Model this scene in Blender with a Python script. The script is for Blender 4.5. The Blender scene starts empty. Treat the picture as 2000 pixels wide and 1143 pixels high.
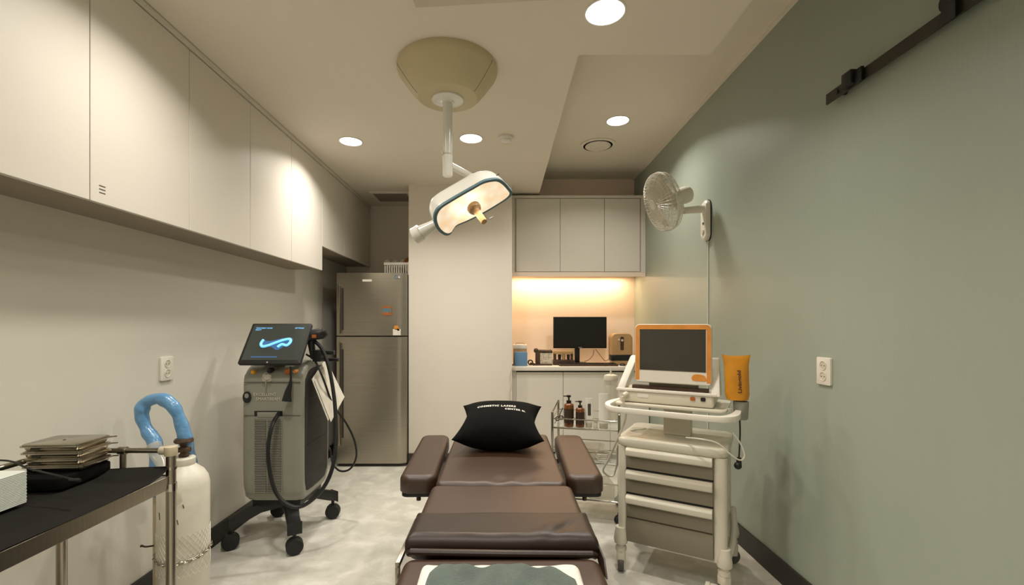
import bpy, bmesh, math, random
from mathutils import Vector, Matrix
random.seed(4)
PI = math.pi
scene = bpy.context.scene
col = scene.collection
# ------------------------------------------------------------------ camera
F = 889.0; CX = 981.0; CY = 635.0; H = 1.28
cam_d = bpy.data.cameras.new('camera'); cam = bpy.data.objects.new('camera', cam_d); col.objects.link(cam)
cam.location = (0, 0, H); cam.rotation_euler = (PI/2, 0, 0)
cam_d.sensor_width = 36; cam_d.lens = F/2000*36
cam_d.shift_x = (1000-CX)/2000; cam_d.shift_y = (CY-571.5)/2000; cam_d.clip_start = 0.05
scene.camera = cam
# ------------------------------------------------------------------ world / exposure
w = bpy.data.worlds.new('world'); scene.world = w; w.use_nodes = True
w.node_tree.nodes['Background'].inputs[0].default_value = (1, .93, .82, 1)
w.node_tree.nodes['Background'].inputs[1].default_value = 0.05
vs = scene.view_settings
vs.view_transform = 'Standard'; vs.look = 'None'; vs.gamma = 1; vs.use_curve_mapping = False
vs.exposure = 0.42
DOWN_W = 8.4; DOWN_COL = (1, .95, .87)
STRIP_W = 6.5; STRIP_COL = (1, .72, .46)
SURG_W = 17.0; SURG_COL = (1, .64, .36)

def P(x, y, Y):
    return Vector(((x-CX)*Y/F, Y, H-(y-CY)*Y/F))
def lin(c):
    return tuple(((v/255)/12.92 if v/255 <= .04045 else ((v/255+.055)/1.055)**2.4) for v in c)
# ------------------------------------------------------------------ materials
def mat(name, rgb, rough=.5, metal=0, var=.06, vscale=8, bump=0, bscale=60, stretch=None, emis=None, estr=0,
        alpha=None, trans=0, ior=1.45, coat=0, spec=.5, sheen=0, coord='Object'):
    m = bpy.data.materials.new(name); m.use_nodes = True
    nt = m.node_tree; N = nt.nodes; L = nt.links; b = N['Principled BSDF']
    c = lin(rgb)
    tc = N.new('ShaderNodeTexCoord'); mp = N.new('ShaderNodeMapping')
    L.new(tc.outputs[coord], mp.inputs[0])
    if stretch: mp.inputs['Scale'].default_value = stretch
    nz = N.new('ShaderNodeTexNoise'); nz.inputs['Scale'].default_value = vscale; nz.inputs['Detail'].default_value = 4
    L.new(mp.outputs[0], nz.inputs['Vector'])
    rp = N.new('ShaderNodeValToRGB')
    rp.color_ramp.elements[0].position = .3; rp.color_ramp.elements[1].position = .7
    rp.color_ramp.elements[0].color = tuple(max(0, v*(1-var)) for v in c)+(1,)
    rp.color_ramp.elements[1].color = tuple(min(1, v*(1+var)) for v in c)+(1,)
    L.new(nz.outputs[0], rp.inputs[0]); L.new(rp.outputs[0], b.inputs['Base Color'])
    b.inputs['Roughness'].default_value = rough; b.inputs['Metallic'].default_value = metal
    b.inputs['IOR'].default_value = ior; b.inputs['Specular IOR Level'].default_value = spec
    if coat: b.inputs['Coat Weight'].default_value = coat; b.inputs['Coat Roughness'].default_value = .1
    if trans: b.inputs['Transmission Weight'].default_value = trans
    if alpha is not None: b.inputs['Alpha'].default_value = alpha
    if sheen: b.inputs['Sheen Weight'].default_value = sheen
    if emis:
        b.inputs['Emission Color'].default_value = lin(emis)+(1,); b.inputs['Emission Strength'].default_value = estr
    if bump:
        n2 = N.new('ShaderNodeTexNoise'); n2.inputs['Scale'].default_value = bscale; n2.inputs['Detail'].default_value = 3
        L.new(mp.outputs[0], n2.inputs['Vector'])
        bp = N.new('ShaderNodeBump'); bp.inputs['Strength'].default_value = bump; bp.inputs['Distance'].default_value = .01
        L.new(n2.outputs[0], bp.inputs['Height']); L.new(bp.outputs[0], b.inputs['Normal'])
    return m
M = {}
M['wall'] = mat('warm_white_wallpaper', (224, 216, 203), .6, var=.015, vscale=3, bump=.05, bscale=90, stretch=(1, 1, .12))
M['wall_left'] = mat('pale_grey_wallpaper', (208, 203, 190), .55, var=.015, vscale=2, bump=.06, bscale=90, stretch=(1, 1, .12))
M['wall_green'] = mat('sage_wallpaper', (154, 162, 148), .46, var=.02, vscale=3, bump=.06, bscale=110, stretch=(1, 1, .1))
M['niche'] = mat('cream_niche_paint', (236, 217, 197), .5, var=.01)
M['ceil'] = mat('ceiling_paint', (226, 217, 201), .7, var=.015, vscale=2, bump=.03, bscale=200)
M['cab'] = mat('cream_cabinet_laminate', (216, 209, 197), .5, var=.01, vscale=2)
M['cab_under_shade'] = mat('cabinet_underside_shade', (150, 138, 120), .5, var=.03)  # darker than the doors: shade on the undersides put into the colour
M['gap'] = mat('dark_gap', (52, 48, 42), .7)
M['base'] = mat('charcoal_baseboard', (44, 42, 38), .5, var=.1)
M['black'] = mat('black_plastic', (24, 24, 23), .42, var=.15)
M['blackmatte'] = mat('black_fabric', (13, 13, 12), .9, var=.2, vscale=40, bump=.2, bscale=400, spec=.12)
M['brightwhite'] = mat('bright_white_tube', (243, 238, 228), .35, var=.01)
M['rubber'] = mat('black_rubber', (30, 30, 29), .6)
M['white'] = mat('white_plastic', (226, 221, 208), .35, var=.02)
M['offwhite'] = mat('aged_white_plastic', (205, 196, 176), .4, var=.04)
M['lampwhite'] = mat('white_enamel', (225, 222, 212), .25, var=.02, coat=.3)
M['dome'] = mat('beige_dome_plastic', (196, 182, 146), .45, var=.02)
M['teal'] = mat('slate_teal_rubber', (92, 118, 126), .5)
M['steel'] = mat('brushed_steel', (168, 160, 146), .28, 1, var=.06, vscale=6, stretch=(30, 30, .6))
M['fridge'] = mat('brushed_fridge_steel', (170, 163, 150), .32, .92, var=.05, vscale=4, stretch=(1, 1, 40), bump=.04, bscale=30)
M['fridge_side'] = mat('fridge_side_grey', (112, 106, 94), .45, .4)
M['chrome'] = mat('chrome', (205, 200, 190), .12, 1, var=.03)
M['tray'] = mat('pressed_steel', (175, 168, 152), .22, 1, var=.08, vscale=10)
M['leather'] = mat('brown_leather', (58, 37, 22), .44, var=.06, vscale=5, bump=.05, bscale=300, spec=.5, ior=1.6)
M['leather_dark'] = mat('black_leather_cover', (44, 31, 22), .42, var=.08, vscale=6, bump=.04, bscale=60)
M['mach'] = mat('grey_machine_plastic', (140, 139, 126), .38, var=.02)
M['mach2'] = mat('dark_grey_side', (38, 37, 35), .6, var=.1)
M['vent'] = mat('grille_grey', (84, 80, 72), .5)
M['screen'] = mat('dark_screen', (58, 54, 46), .12, coat=.5)
M['lcd'] = mat('backlit_lcd', (44, 46, 42), .2, emis=(70, 72, 64), estr=.45, coat=.3)
M['screen_off'] = mat('black_screen', (22, 22, 20), .35)
M['blue_glow'] = mat('screen_blue', (120, 190, 240), .4, emis=(110, 190, 250), estr=.9)
M['blue_dim'] = mat('screen_blue_dim', (60, 90, 125), .4, emis=(60, 100, 145), estr=.45)
M['yellow'] = mat('yellow_button', (226, 160, 40), .4)
M['orange'] = mat('orange_film', (214, 140, 62), .35, var=.08, vscale=20)
M['darkorange'] = mat('rust_orange', (168, 92, 40), .4, var=.1)
M['pouch'] = mat('mustard_vinyl', (205, 138, 34), .4, var=.1, vscale=14, bump=.25, bscale=18)
M['brownprint'] = mat('brown_print', (96, 58, 34), .6)
M['drawer'] = mat('taupe_drawer', (132, 124, 106), .42, var=.02)
M['trol'] = mat('trolley_white', (210, 204, 186), .36, var=.02)
M['gas'] = mat('painted_cylinder', (218, 212, 196), .4, var=.05, vscale=14, bump=.1, bscale=30)
M['rust'] = mat('rusty_brass', (84, 66, 52), .6, .5, var=.5, vscale=60)
M['blue'] = mat('blue_film', (98, 148, 190), .3, var=.14, vscale=16, bump=.8, bscale=22, coat=.4)
M['cream_tube'] = mat('cream_tube', (190, 178, 152), .35, var=.05)
M['mat'] = mat('charcoal_mat', (46, 43, 38), .75, spec=.25, var=.12, vscale=9, bump=.12, bscale=120)
M['paper'] = mat('pale_paper', (222, 216, 200), .7, var=.05, vscale=20)
M['tissue'] = mat('pale_green_paper', (204, 208, 197), .8, var=.03, vscale=30)
M['towel'] = mat('white_towel', (232, 228, 216), .95, var=.04, vscale=60, bump=.6, bscale=220, sheen=.3)
M['greycloth'] = mat('grey_green_cloth', (122, 136, 128), .9, var=.15, vscale=12, bump=.5, bscale=160, sheen=.2)
M['amber'] = mat('amber_bottle', (118, 64, 22), .15, var=.3, vscale=30, coat=.5)
M['labelbrown'] = mat('dark_label', (62, 46, 30), .6, var=.4, vscale=160)
M['clear'] = mat('clear_plastic', (214, 206, 184), .12, var=.02, alpha=.38)
M['glass'] = mat('shelf_glass', (200, 205, 190), .08, alpha=.3)
M['net'] = mat('fan_net', (214, 208, 192), .95, spec=.1, alpha=.16, var=.1, vscale=60)
M['desk_brown'] = mat('dark_brown_plastic', (70, 50, 36), .5, var=.3, vscale=40)
M['tan'] = mat('tan_plastic', (176, 140, 96), .4, var=.06)
M['card'] = mat('printed_card', (190, 180, 160), .6, var=.5, vscale=60)
M['bluebox'] = mat('blue_carton', (98, 136, 170), .6)
M['copper'] = mat('copper_plastic', (186, 116, 66), .4)
M['railmetal'] = mat('dark_bronze_steel', (66, 62, 55), .42, .6, var=.08)
M['led'] = mat('downlight_lens', (255, 255, 250), .4, emis=(255, 252, 242), estr=5)
M['strip'] = mat('warm_led_lens', (255, 225, 160), .4, emis=(255, 205, 120), estr=2.2)
M['dark'] = mat('duct_dark', (70, 64, 54), .8)

def lens_mat():
    m = bpy.data.materials.new('lamp_lens'); m.use_nodes = True
    nt = m.node_tree; N = nt.nodes; L = nt.links; b = N['Principled BSDF']
    tc = N.new('ShaderNodeTexCoord')
    v = N.new('ShaderNodeTexVoronoi'); v.inputs['Scale'].default_value = 26; v.feature = 'SMOOTH_F1'
    L.new(tc.outputs['Object'], v.inputs['Vector'])
    r = N.new('ShaderNodeValToRGB')
    r.color_ramp.elements[0].color = lin((255, 238, 206))+(1,); r.color_ramp.elements[0].position = .1
    r.color_ramp.elements[1].color = lin((252, 214, 166))+(1,); r.color_ramp.elements[1].position = .75
    L.new(v.outputs['Distance'], r.inputs[0])
    L.new(r.outputs[0], b.inputs['Emission Color']); b.inputs['Emission Strength'].default_value = .98
    vm = N.new('ShaderNodeVectorMath'); vm.operation = 'DISTANCE'
    L.new(tc.outputs['Object'], vm.inputs[0]); vm.inputs[1].default_value = LENS_CORE
    mr = N.new('ShaderNodeMapRange'); mr.interpolation_type = 'SMOOTHSTEP'
    mr.inputs['From Min'].default_value = .03; mr.inputs['From Max'].default_value = .12; mr.inputs['To Min'].default_value = 1.35; mr.inputs['To Max'].default_value = .70
    L.new(vm.outputs['Value'], mr.inputs['Value']); L.new(mr.outputs[0], b.inputs['Emission Strength'])
    b.inputs['Base Color'].default_value = lin((60, 50, 36))+(1,); b.inputs['Roughness'].default_value = .15
    return m

def floor_mat():
    m = bpy.data.materials.new('stone_vinyl_floor'); m.use_nodes = True
    nt = m.node_tree; N = nt.nodes; L = nt.links; b = N['Principled BSDF']
    tc = N.new('ShaderNodeTexCoord')
    n1 = N.new('ShaderNodeTexNoise'); n1.inputs['Scale'].default_value = 6.5; n1.inputs['Detail'].default_value = 9; n1.inputs['Roughness'].default_value = .62; n1.inputs['Distortion'].default_value = .5
    L.new(tc.outputs['Object'], n1.inputs['Vector'])
    r = N.new('ShaderNodeValToRGB'); cr = r.color_ramp
    cr.elements[0].position = .3; cr.elements[0].color = lin((184, 181, 170))+(1,)
    cr.elements[1].position = .62; cr.elements[1].color = lin((214, 211, 200))+(1,)
    e = cr.elements.new(.5); e.color = lin((200, 196, 184))+(1,)
    L.new(n1.outputs[0], r.inputs[0]); L.new(r.outputs[0], b.inputs['Base Color'])
    b.inputs['Roughness'].default_value = .42
    bp = N.new('ShaderNodeBump'); bp.inputs['Strength'].default_value = .08; bp.inputs['Distance'].default_value = .01
    L.new(n1.outputs[0], bp.inputs['Height']); L.new(bp.outputs[0], b.inputs['Normal'])
    return m
M['floor'] = floor_mat()

# ------------------------------------------------------------------ mesh builder
def rot_to(d):
    return Vector(d).normalized().to_track_quat('Z', 'Y').to_matrix().to_4x4()
def cat(pts, n=6, closed=False):
    pts = [Vector(p) for p in pts]; out = []
    k = len(pts); rng = k if closed else k-1
    for i in range(rng):
        p1, p2 = pts[i], pts[(i+1) % k]
        p0 = pts[(i-1) % k] if (closed or i > 0) else p1*2-p2
        p3 = pts[(i+2) % k] if (closed or i+2 < k) else p2*2-p1
        for j in range(n):
            t = j/n
            out.append(.5*((2*p1)+(-p0+p2)*t+(2*p0-5*p1+4*p2-p3)*t*t+(-p0+3*p1-3*p2+p3)*t**3))
    if not closed: out.append(pts[-1])
    return out
def rrect(w, h, r, n=6, cx=0, cy=0):
    o = []
    for sx, sy, a in ((1, 1, 0), (-1, 1, 90), (-1, -1, 180), (1, -1, 270)):
        for i in range(n+1):
            t = math.radians(a+90*i/n)
            o.append((cx+sx*(w/2-r)+r*math.cos(t), cy+sy*(h/2-r)+r*math.sin(t)))
    return o
class MB:
    def __init__(s): s.bm = bmesh.new()
    def faces(s, vs, fs, M4=None):
        V = [s.bm.verts.new((M4 @ Vector(v)) if M4 is not None else Vector(v)) for v in vs]
        for f in fs:
            try: s.bm.faces.new([V[i] for i in f])
            except ValueError: pass
        return s
    def box(s, x0, x1, y0, y1, z0, z1, M4=None):
        v = [(x, y, z) for x in (x0, x1) for y in (y0, y1) for z in (z0, z1)]
        return s.faces(v, [(0, 1, 3, 2), (4, 6, 7, 5), (0, 4, 5, 1), (2, 3, 7, 6), (0, 2, 6, 4), (1, 5, 7, 3)], M4)
    def prism(s, ol, z0, z1, M4=None, top=None, levels=None):
        """levels: list of (z, scale) about centroid"""
        n = len(ol); cx = sum(p[0] for p in ol)/n; cy = sum(p[1] for p in ol)/n
        lv = levels or [(z0, 1), (z1, 1)]
        vs = []; fs = []
        for z, sc in lv:
            vs += [(cx+(p[0]-cx)*sc, cy+(p[1]-cy)*sc, z) for p in ol]
        for l in range(len(lv)-1):
            for i in range(n):
                j = (i+1) % n
                fs.append((l*n+i, l*n+j, (l+1)*n+j, (l+1)*n+i))
        fs.append(tuple(range(n))[::-1]); fs.append(tuple((len(lv)-1)*n+i for i in range(n)))
        return s.faces(vs, fs, M4)
    def cyl(s, p0, p1, r0, r1=None, n=20):
        p0 = Vector(p0); p1 = Vector(p1); r1 = r0 if r1 is None else r1
        R = rot_to(p1-p0); L = (p1-p0).length
        return s.lathe([(r0, 0), (r1, L)], n, Matrix.Translation(p0) @ R)
    def lathe(s, prof, n=32, M4=None, caps=True, sx=1, sy=1):
        vs = []; fs = []
        for r, z in prof:
            vs += [(r*math.cos(2*PI*i/n)*sx, r*math.sin(2*PI*i/n)*sy, z) for i in range(n)]
        for l in range(len(prof)-1):
            for i in range(n):
                j = (i+1) % n
                fs.append((l*n+i, l*n+j, (l+1)*n+j, (l+1)*n+i))
        if caps:
            fs.append(tuple(range(n))[::-1]); fs.append(tuple((len(prof)-1)*n+i for i in range(n)))
        return s.faces(vs, fs, M4)
    def torus(s, c, axis, R, r, n=40, m=8, arc=2*PI, a0=0):
        X = Matrix.Translation(Vector(c)) @ rot_to(axis)
        closed = abs(arc-2*PI) < 1e-6
        pts = [X @ Vector((R*math.cos(a0+arc*i/n), R*math.sin(a0+arc*i/n), 0)) for i in range(n if closed else n+1)]
        return s.tube(pts, r, m, closed)
    def tube(s, pts, r, n=8, closed=False, flat=None):
        pts = [Vector(p) for p in pts]; k = len(pts); rad = r if isinstance(r, (list, tuple)) else [r]*k
        T = []
        for i in range(k):
            a = pts[(i-1) % k] if (closed or i > 0) else pts[i]; b = pts[(i+1) % k] if (closed or i < k-1) else pts[i]
            T.append((b-a).normalized())
        up = Vector((0, 0, 1)) if abs(T[0].z) < .9 else Vector((1, 0, 0))
        nrm = (up-T[0]*up.dot(T[0])).normalized(); vs = []; fs = []
        for i in range(k):
            nrm = nrm-T[i]*nrm.dot(T[i])
            nrm = nrm.normalized() if nrm.length > 1e-6 else T[i].orthogonal().normalized()
            bn = T[i].cross(nrm)
            for j in range(n):
                a = 2*PI*j/n; vs.append(pts[i]+(nrm*math.cos(a)+bn*math.sin(a)*(flat or 1))*rad[i])
        for i in range(k if closed else k-1):
            q = (i+1) % k
            for j in range(n):
                t = (j+1) % n; fs.append((i*n+j, i*n+t, q*n+t, q*n+j))
        if not closed: fs.append(tuple(range(n))[::-1]); fs.append(tuple((k-1)*n+j for j in range(n)))
        return s.faces(vs, fs)
    def sphere(s, c, r, sc=(1, 1, 1), n=20, m=10):
        prof = [(max(1e-4, r*math.sin(PI*i/m)), -r*math.cos(PI*i/m)) for i in range(m+1)]
        return s.lathe(prof, n, Matrix.Translation(Vector(c)) @ Matrix.Diagonal((sc[0], sc[1], sc[2], 1)))
    def grid(s, nx, ny, fn, closed_fn=None):
        vs = [fn(i/nx, j/ny) for i in range(nx+1) for j in range(ny+1)]
        fs = [(i*(ny+1)+j, (i+1)*(ny+1)+j, (i+1)*(ny+1)+j+1, i*(ny+1)+j+1) for i in range(nx) for j in range(ny)]
        return s.faces(vs, fs)
    def pad(s, x0, x1, y0, y1, z0, z1, r=.02, cr=.03, extra=None, nx=40, ny=40, M4=None):
        """upholstered pad: rounded top edges, rounded plan corners"""
        cx, cy, a, b = (x0+x1)/2, (y0+y1)/2, (x1-x0)/2, (y1-y0)/2
        def sp(n):
            o = [-1+2*(.5-.5*math.cos(PI*i/n)) for i in range(n+1)]; return o
        xs = sp(nx); ys = sp(ny); V = []; idx = {}
        for i, u in enumerate(xs):
            for j, v in enumerate(ys):
                x = u*a; y = v*b
                dx = max(abs(x)-(a-cr), 0); dy = max(abs(y)-(b-cr), 0)
                if dx > 0 and dy > 0:
                    m = max(dx, dy); l = math.hypot(dx, dy); k = m/l
                    x = math.copysign(a-cr+dx*k, x); y = math.copysign(b-cr+dy*k, y); d = cr-m
                else: d = min(a-abs(x), b-abs(y))
                q = max(0, r-d); z = z1-r+math.sqrt(max(0, r*r-q*q))
                if extra: z += extra(x/a, y/b, d)
                idx[i, j] = len(V); V.append((cx+x, cy+y, z))
        Fs = [(idx[i, j], idx[i+1, j], idx[i+1, j+1], idx[i, j+1]) for i in range(nx) for j in range(ny)]
        ring = [(i, 0) for i in range(nx)]+[(nx, j) for j in range(ny)]+[(i, ny) for i in range(nx, 0, -1)]+[(0, j) for j in range(ny, 0, -1)]
        base = len(V)
        for (i, j) in ring:
            p = V[idx[i, j]]; V.append((cx+(p[0]-cx), cy+(p[1]-cy), z0+.006))
        base2 = len(V)
        for (i, j) in ring:
            p = V[idx[i, j]]; V.append((cx+(p[0]-cx)*(1-.006/a), cy+(p[1]-cy)*(1-.006/b), z0))
        n = len(ring)
        for k in range(n):
            t = (k+1) % n
            Fs.append((idx[ring[k]], base+k, base+t, idx[ring[t]])); Fs.append((base+k, base2+k, base2+t, base+t))
        Fs.append(tuple(base2+k for k in range(n)))
        return s.faces(V, Fs, M4)
    def bevel(s, wd, seg=2, ang=35):
        s.bm.normal_update()
        es = [e for e in s.bm.edges if len(e.link_faces) == 2 and e.calc_face_angle(0) > math.radians(ang)]
        bmesh.ops.bevel(s.bm, geom=es, offset=wd, segments=seg, profile=.5, affect='EDGES', clamp_overlap=True)
        return s

MATS = {}
def thing(name, label, catg, loc=(0, 0, 0), rz=0, group=None):
    o = bpy.data.objects.new(name, None); col.objects.link(o)
    o.location = loc; o.rotation_euler = (0, 0, rz); o.empty_display_size = .05
    MATS[o.name] = Matrix.Translation(Vector(loc)) @ Matrix.Rotation(rz, 4, 'Z')
    o['label'] = label; o['category'] = catg
    if group: o['group'] = group
    return o
def obj(name, mb, m, parent=None, world=True, bevel=0, seg=2, label=None, smooth=35, kind=None, loc=None, ins=None):
    """link ONE mesh object; world=True: coordinates are world ones and are moved into the parent's frame"""
    if bevel: mb.bevel(bevel, seg)
    bmesh.ops.recalc_face_normals(mb.bm, faces=mb.bm.faces[:])
    me = bpy.data.meshes.new(name); mb.bm.to_mesh(me); mb.bm.free()
    me.materials.append(M[m] if isinstance(m, str) else m)
    o = bpy.data.objects.new(name, me); col.objects.link(o)
    root = parent
    while root is not None and root.parent is not None: root = root.parent
    if parent is not None:
        o.parent = parent; key = MATS.get(parent.name); MATS[o.name] = key
        if world and key is not None: me.transform(key.inverted())
    elif loc is not None:
        me.transform(Matrix.Translation(-Vector(loc))); o.location = loc; MATS[o.name] = Matrix.Translation(Vector(loc))
    else: MATS[o.name] = Matrix.Identity(4)
    for p in me.polygons: p.use_smooth = True
    me.set_sharp_from_angle(angle=math.radians(smooth))
    if label: o['label'] = label
    if kind: o['kind'] = kind
    return o
def tag(o, label, catg, group=None, kind=None):
    o['label'] = label; o['category'] = catg
    if group: o['group'] = group
    if kind: o['kind'] = kind
    return o
def struct(name, mb, m, parent=None, bevel=0):
    o = obj(name, mb, m, parent, bevel=bevel); o['kind'] = 'structure'; return o
def text_mb(txt, size, ext=.0006, align='LEFT', space=1.0, off=0):
    cu = bpy.data.curves.new('lettering', 'FONT'); cu.body = txt; cu.size = size; cu.extrude = ext; cu.align_x = align
    cu.space_character = space; cu.resolution_u = 2; cu.offset = off
    t = bpy.data.objects.new('lettering', cu); col.objects.link(t)
    dg = bpy.context.evaluated_depsgraph_get(); me = bpy.data.meshes.new_from_object(t.evaluated_get(dg))
    mb = MB(); mb.bm.from_mesh(me); bpy.data.objects.remove(t); bpy.data.curves.remove(cu); bpy.data.meshes.remove(me)
    return mb
def text(name, txt, size, M4, m, parent, ext=.0006, align='LEFT', space=1.0, world=True):
    mb = text_mb(txt, size, ext, align, space); mb.bm.transform(M4)
    return obj(name, mb, m, parent, world=world)
def copy_tree(o, parent=None):
    c = o.copy(); col.objects.link(c)
    if parent is not None: c.parent = parent
    for ch in list(o.children): copy_tree(ch, c)
    return c
def frame(o, ux, uy, uz):
    ux, uy, uz = Vector(ux), Vector(uy), Vector(uz)
    return Matrix(((ux.x, uy.x, uz.x, o[0]), (ux.y, uy.y, uz.y, o[1]), (ux.z, uy.z, uz.z, o[2]), (0, 0, 0, 1)))
def area(name, loc, size, power, color, rot=(0, 0, 0), parent=None, shape='DISK', sy=None, spread=PI):
    l = bpy.data.lights.new(name, 'AREA'); l.shape = shape; l.size = size
    if sy: l.size_y = sy
    l.energy = power; l.color = color; l.spread = spread
    o = bpy.data.objects.new(name, l); col.objects.link(o)
    if parent is not None:
        o.parent = parent; loc = MATS[parent.name].inverted() @ Vector(loc)
    o.location = loc; o.rotation_euler = rot
    return o

# ------------------------------------------------------------------ room
XL, XR, ZC, ZU, YF = -1.675, 1.39, H+1.28, H+1.536, -1.7
CEX, CEX2, CEY = .36, .986, 2.155
struct('floor', MB().box(XL-.1, XR+.1, YF-.1, 5.1, -.1, 0), 'floor')
struct('wall_left', MB().box(XL-.1, XL, YF, 5.0, 0, ZC), 'wall_left')
struct('wall_right', MB().box(XR, XR+.1, YF, 5.0, 0, ZU), 'wall_green')
struct('wall_alcove', MB().box(XL, -.854, 4.90, 5.0, 0, ZC), 'wall')
struct('wall_back', MB().box(.089, XR, 4.79, 4.9, 0, ZU), 'niche')
struct('wall_center', MB().box(-.854, .089, 4.15, 5.0, 0, ZC), 'wall', bevel=.002)
struct('wall_front', MB().box(XL, XR, YF-.1, YF, 0, ZU), 'wall')
ol = [(XL, YF), (CEX2, YF), (CEX2, CEY), (CEX, CEY), (CEX, 5.0), (XL, 5.0)]
struct('ceiling', MB().prism(ol, ZC, ZU), 'ceil')
struct('ceiling_upper', MB().box(CEX-.1, XR+.1, YF, 5.0, ZU, ZU+.05), 'ceil')
struct('baseboard_left', MB().box(XL, XL+.012, YF, 4.9, 0, .11), 'base')
struct('baseboard_right', MB().box(XR-.012, XR, YF, 4.45, 0, .115), 'base')
struct('baseboard_center', MB().box(-.854, .089, 4.138, 4.15, 0, .11), 'base')
struct('baseboard_alcove', MB().box(XL, -.854, 4.888, 4.9, 0, .11), 'base')
struct('trim_1', MB().box(XR-.022, XR, YF, 4.79, ZU-.012, ZU), 'ceil')
# slim crown strip above the left cabinets
struct('trim_2', MB().box(-1.66, -1.409, .02, 4.90, ZC-.028, ZC-.004), 'cab')

# ------------------------------------------------------------------ left wall cabinets
XC = -1.417; ZB = 1.716; ZB2 = 1.907; ZT = ZC-.030
def lcab(y0, y1, seams, zb, label, sticker=False):
    t = thing('wall_cabinet', label, 'cabinet', ((XL+XC)/2, (y0+y1)/2, zb), 0, 'left wall cabinets')
    obj('body', MB().box(XL, XC-.02, y0+.0005, y1-.0005, zb, ZT), 'cab_under_shade', t)
    ys = [y0]+seams+[y1]
    for a, b in zip(ys[:-1], ys[1:]):
        d = obj('door', MB().box(XC-.018, XC, a+.0015, b-.0015, zb-.006, ZT-.003), 'cab', t, bevel=.0012, seg=1)
    if sticker:
        s = MB()
        for k in (0, .012, .024): s.box(XC, XC+.001, 1.60, 1.625, zb+.03+k, zb+.033+k)
        obj('sticker', s, 'vent', t)
    return t
lcab(.05, 1.065, [.56], ZB, 'cream wall cabinet nearest the camera, mostly cut off by the left picture edge')
lcab(1.065, 1.565, [], ZB, 'single door cream wall cabinet at top left, first visible seam on its right')
lcab(1.565, 2.56, [2.062], ZB, 'cream wall cabinet with a tiny grey sticker at its lower near corner', True)
lcab(2.56, 3.585, [3.06], ZB, 'cream wall cabinet ending in the step before the short cabinets')
lcab(3.585, 4.89, [4.08, 4.53], ZB2, 'shorter cream wall cabinet above the refrigerator, ending at the back wall')

# ------------------------------------------------------------------ back wall cabinets, counter
t = thing('wall_cabinet', 'three door cream cabinet on the back wall above the lit niche', 'cabinet', (.75, 4.6, 1.79))
x0, x1 = .091, 1.388
b = MB().box(x0, x1, 4.43, 4.788, 1.795, 2.53).box(x0, x0+.028, 4.41, 4.43, 1.79, 2.53).box(x1-.045, x1, 4.41, 4.43, 1.79, 2.53).box(x0, x1, 4.405, 4.43, 2.51, 2.535)
obj('body', b, 'cab', t)
dx = [(1008-CX)*4.41/F, (1094-CX)*4.41/F, (1180.5-CX)*4.41/F, (1250-CX)*4.41/F]
for a, c in zip(dx[:-1], dx[1:]):
    obj('door', MB().box(a+.0018, c-.0018, 4.41, 4.428, 1.798, 2.505), 'cab', t, bevel=.001, seg=1)
obj('light_rail', MB().box(x0, x1, 4.412, 4.43, 1.751, 1.793), 'niche', t)
t = thing('light_strip', 'warm glowing light strip under the back wall cabinet', 'light', (.74, 4.70, 1.78))
obj('housing', MB().box(.12, 1.30, 4.66, 4.70, 1.786, 1.794), 'white', t)
obj('lens', MB().box(.13, 1.29, 4.664, 4.696, 1.782, 1.786), 'strip', t)
area('strip_light', (.70, 4.68, 1.778), 1.16, STRIP_W, STRIP_COL, (0, 0, 0), t, 'RECTANGLE', .03)

t = thing('base_cabinet', 'cream base cabinets under the back counter', 'cabinet', (.75, 4.6, 0))
obj('body', MB().box(x0, x1, 4.34, 4.788, .08, .845).box(x0, (1008-CX)*4.28/F, 4.28, 4.34, 0, .845), 'cab', t)
obj('handle_channel', MB().box((1008-CX)*4.3/F, x1, 4.30, 4.34, .80, .843), 'gap', t)
obj('plinth', MB().box(x0, x1, 4.36, 4.40, 0, .08), 'base', t)
for a, c in ((1008, 1100), (1100, 1192), (1192, 1268)):
    obj('door', MB().box((a-CX)*4.28/F+.002, (c-CX)*4.28/F-.002, 4.28, 4.30, .09, .836), 'cab', t, bevel=.001, seg=1)
ct = obj('countertop', MB().box(x0, x1, 4.25, 4.788, .852, .889), 'cab', bevel=.002, loc=(.74, 4.5, .852))
tag(ct, 'cream countertop running along the back niche under the black monitor', 'countertop')
ZD = .889

# ------------------------------------------------------------------ ceiling fixtures
def downlight(x, y, z, r, label, group=None, power=DOWN_W):
    t = thing('ceiling_light', label, 'ceiling light', (x, y, z), 0, group)
    obj('trim_ring', MB().lathe([(r, 0), (r+.008, 0), (r+.008, -.003), (r+.002, -.005), (r, -.004)], 40, Matrix.Translation((x, y, z)), caps=False), 'white', t)
    obj('diffuser', MB().lathe([(r*.1, -.0015), (r, -.0015), (r, -.003), (r*.1, -.003)], 40, Matrix.Translation((x, y, z))), 'led', t)
    area('lamp_glow', (x, y, z-.009), 2*r*.95, power, DOWN_COL, (0, 0, 0), t, spread=math.radians(138))
downlight(-1.055, 3.17, ZC, .074, 'round recessed ceiling light left of the lamp pole, near the wall cabinets')
downlight(-.214, 3.12, ZC, .074, 'round recessed ceiling light between the lamp pole and the smoke detector')
downlight(.42, 1.86, ZC, .078, 'large looking round ceiling light at the top edge of the picture')
downlight(.868, 3.42, ZU, .08, 'round ceiling light in the raised ceiling recess near the green wall')
for (x, y, lb) in ((-.90, 1.62, 'round ceiling light just above the top picture edge beside the largest wall cabinet doors'), (-.55, .15, 'added round ceiling light above the camera, on the cabinet side, out of view'), (.25, .1, 'added round ceiling light above the camera, on the green wall side, out of view'), (-.2, -1.0, 'added round ceiling light behind the camera, out of view')):  # those above and behind the camera are unseen, added to light the room
    downlight(x, y, ZC, .074, lb, 'ceiling lights out of view')

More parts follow.
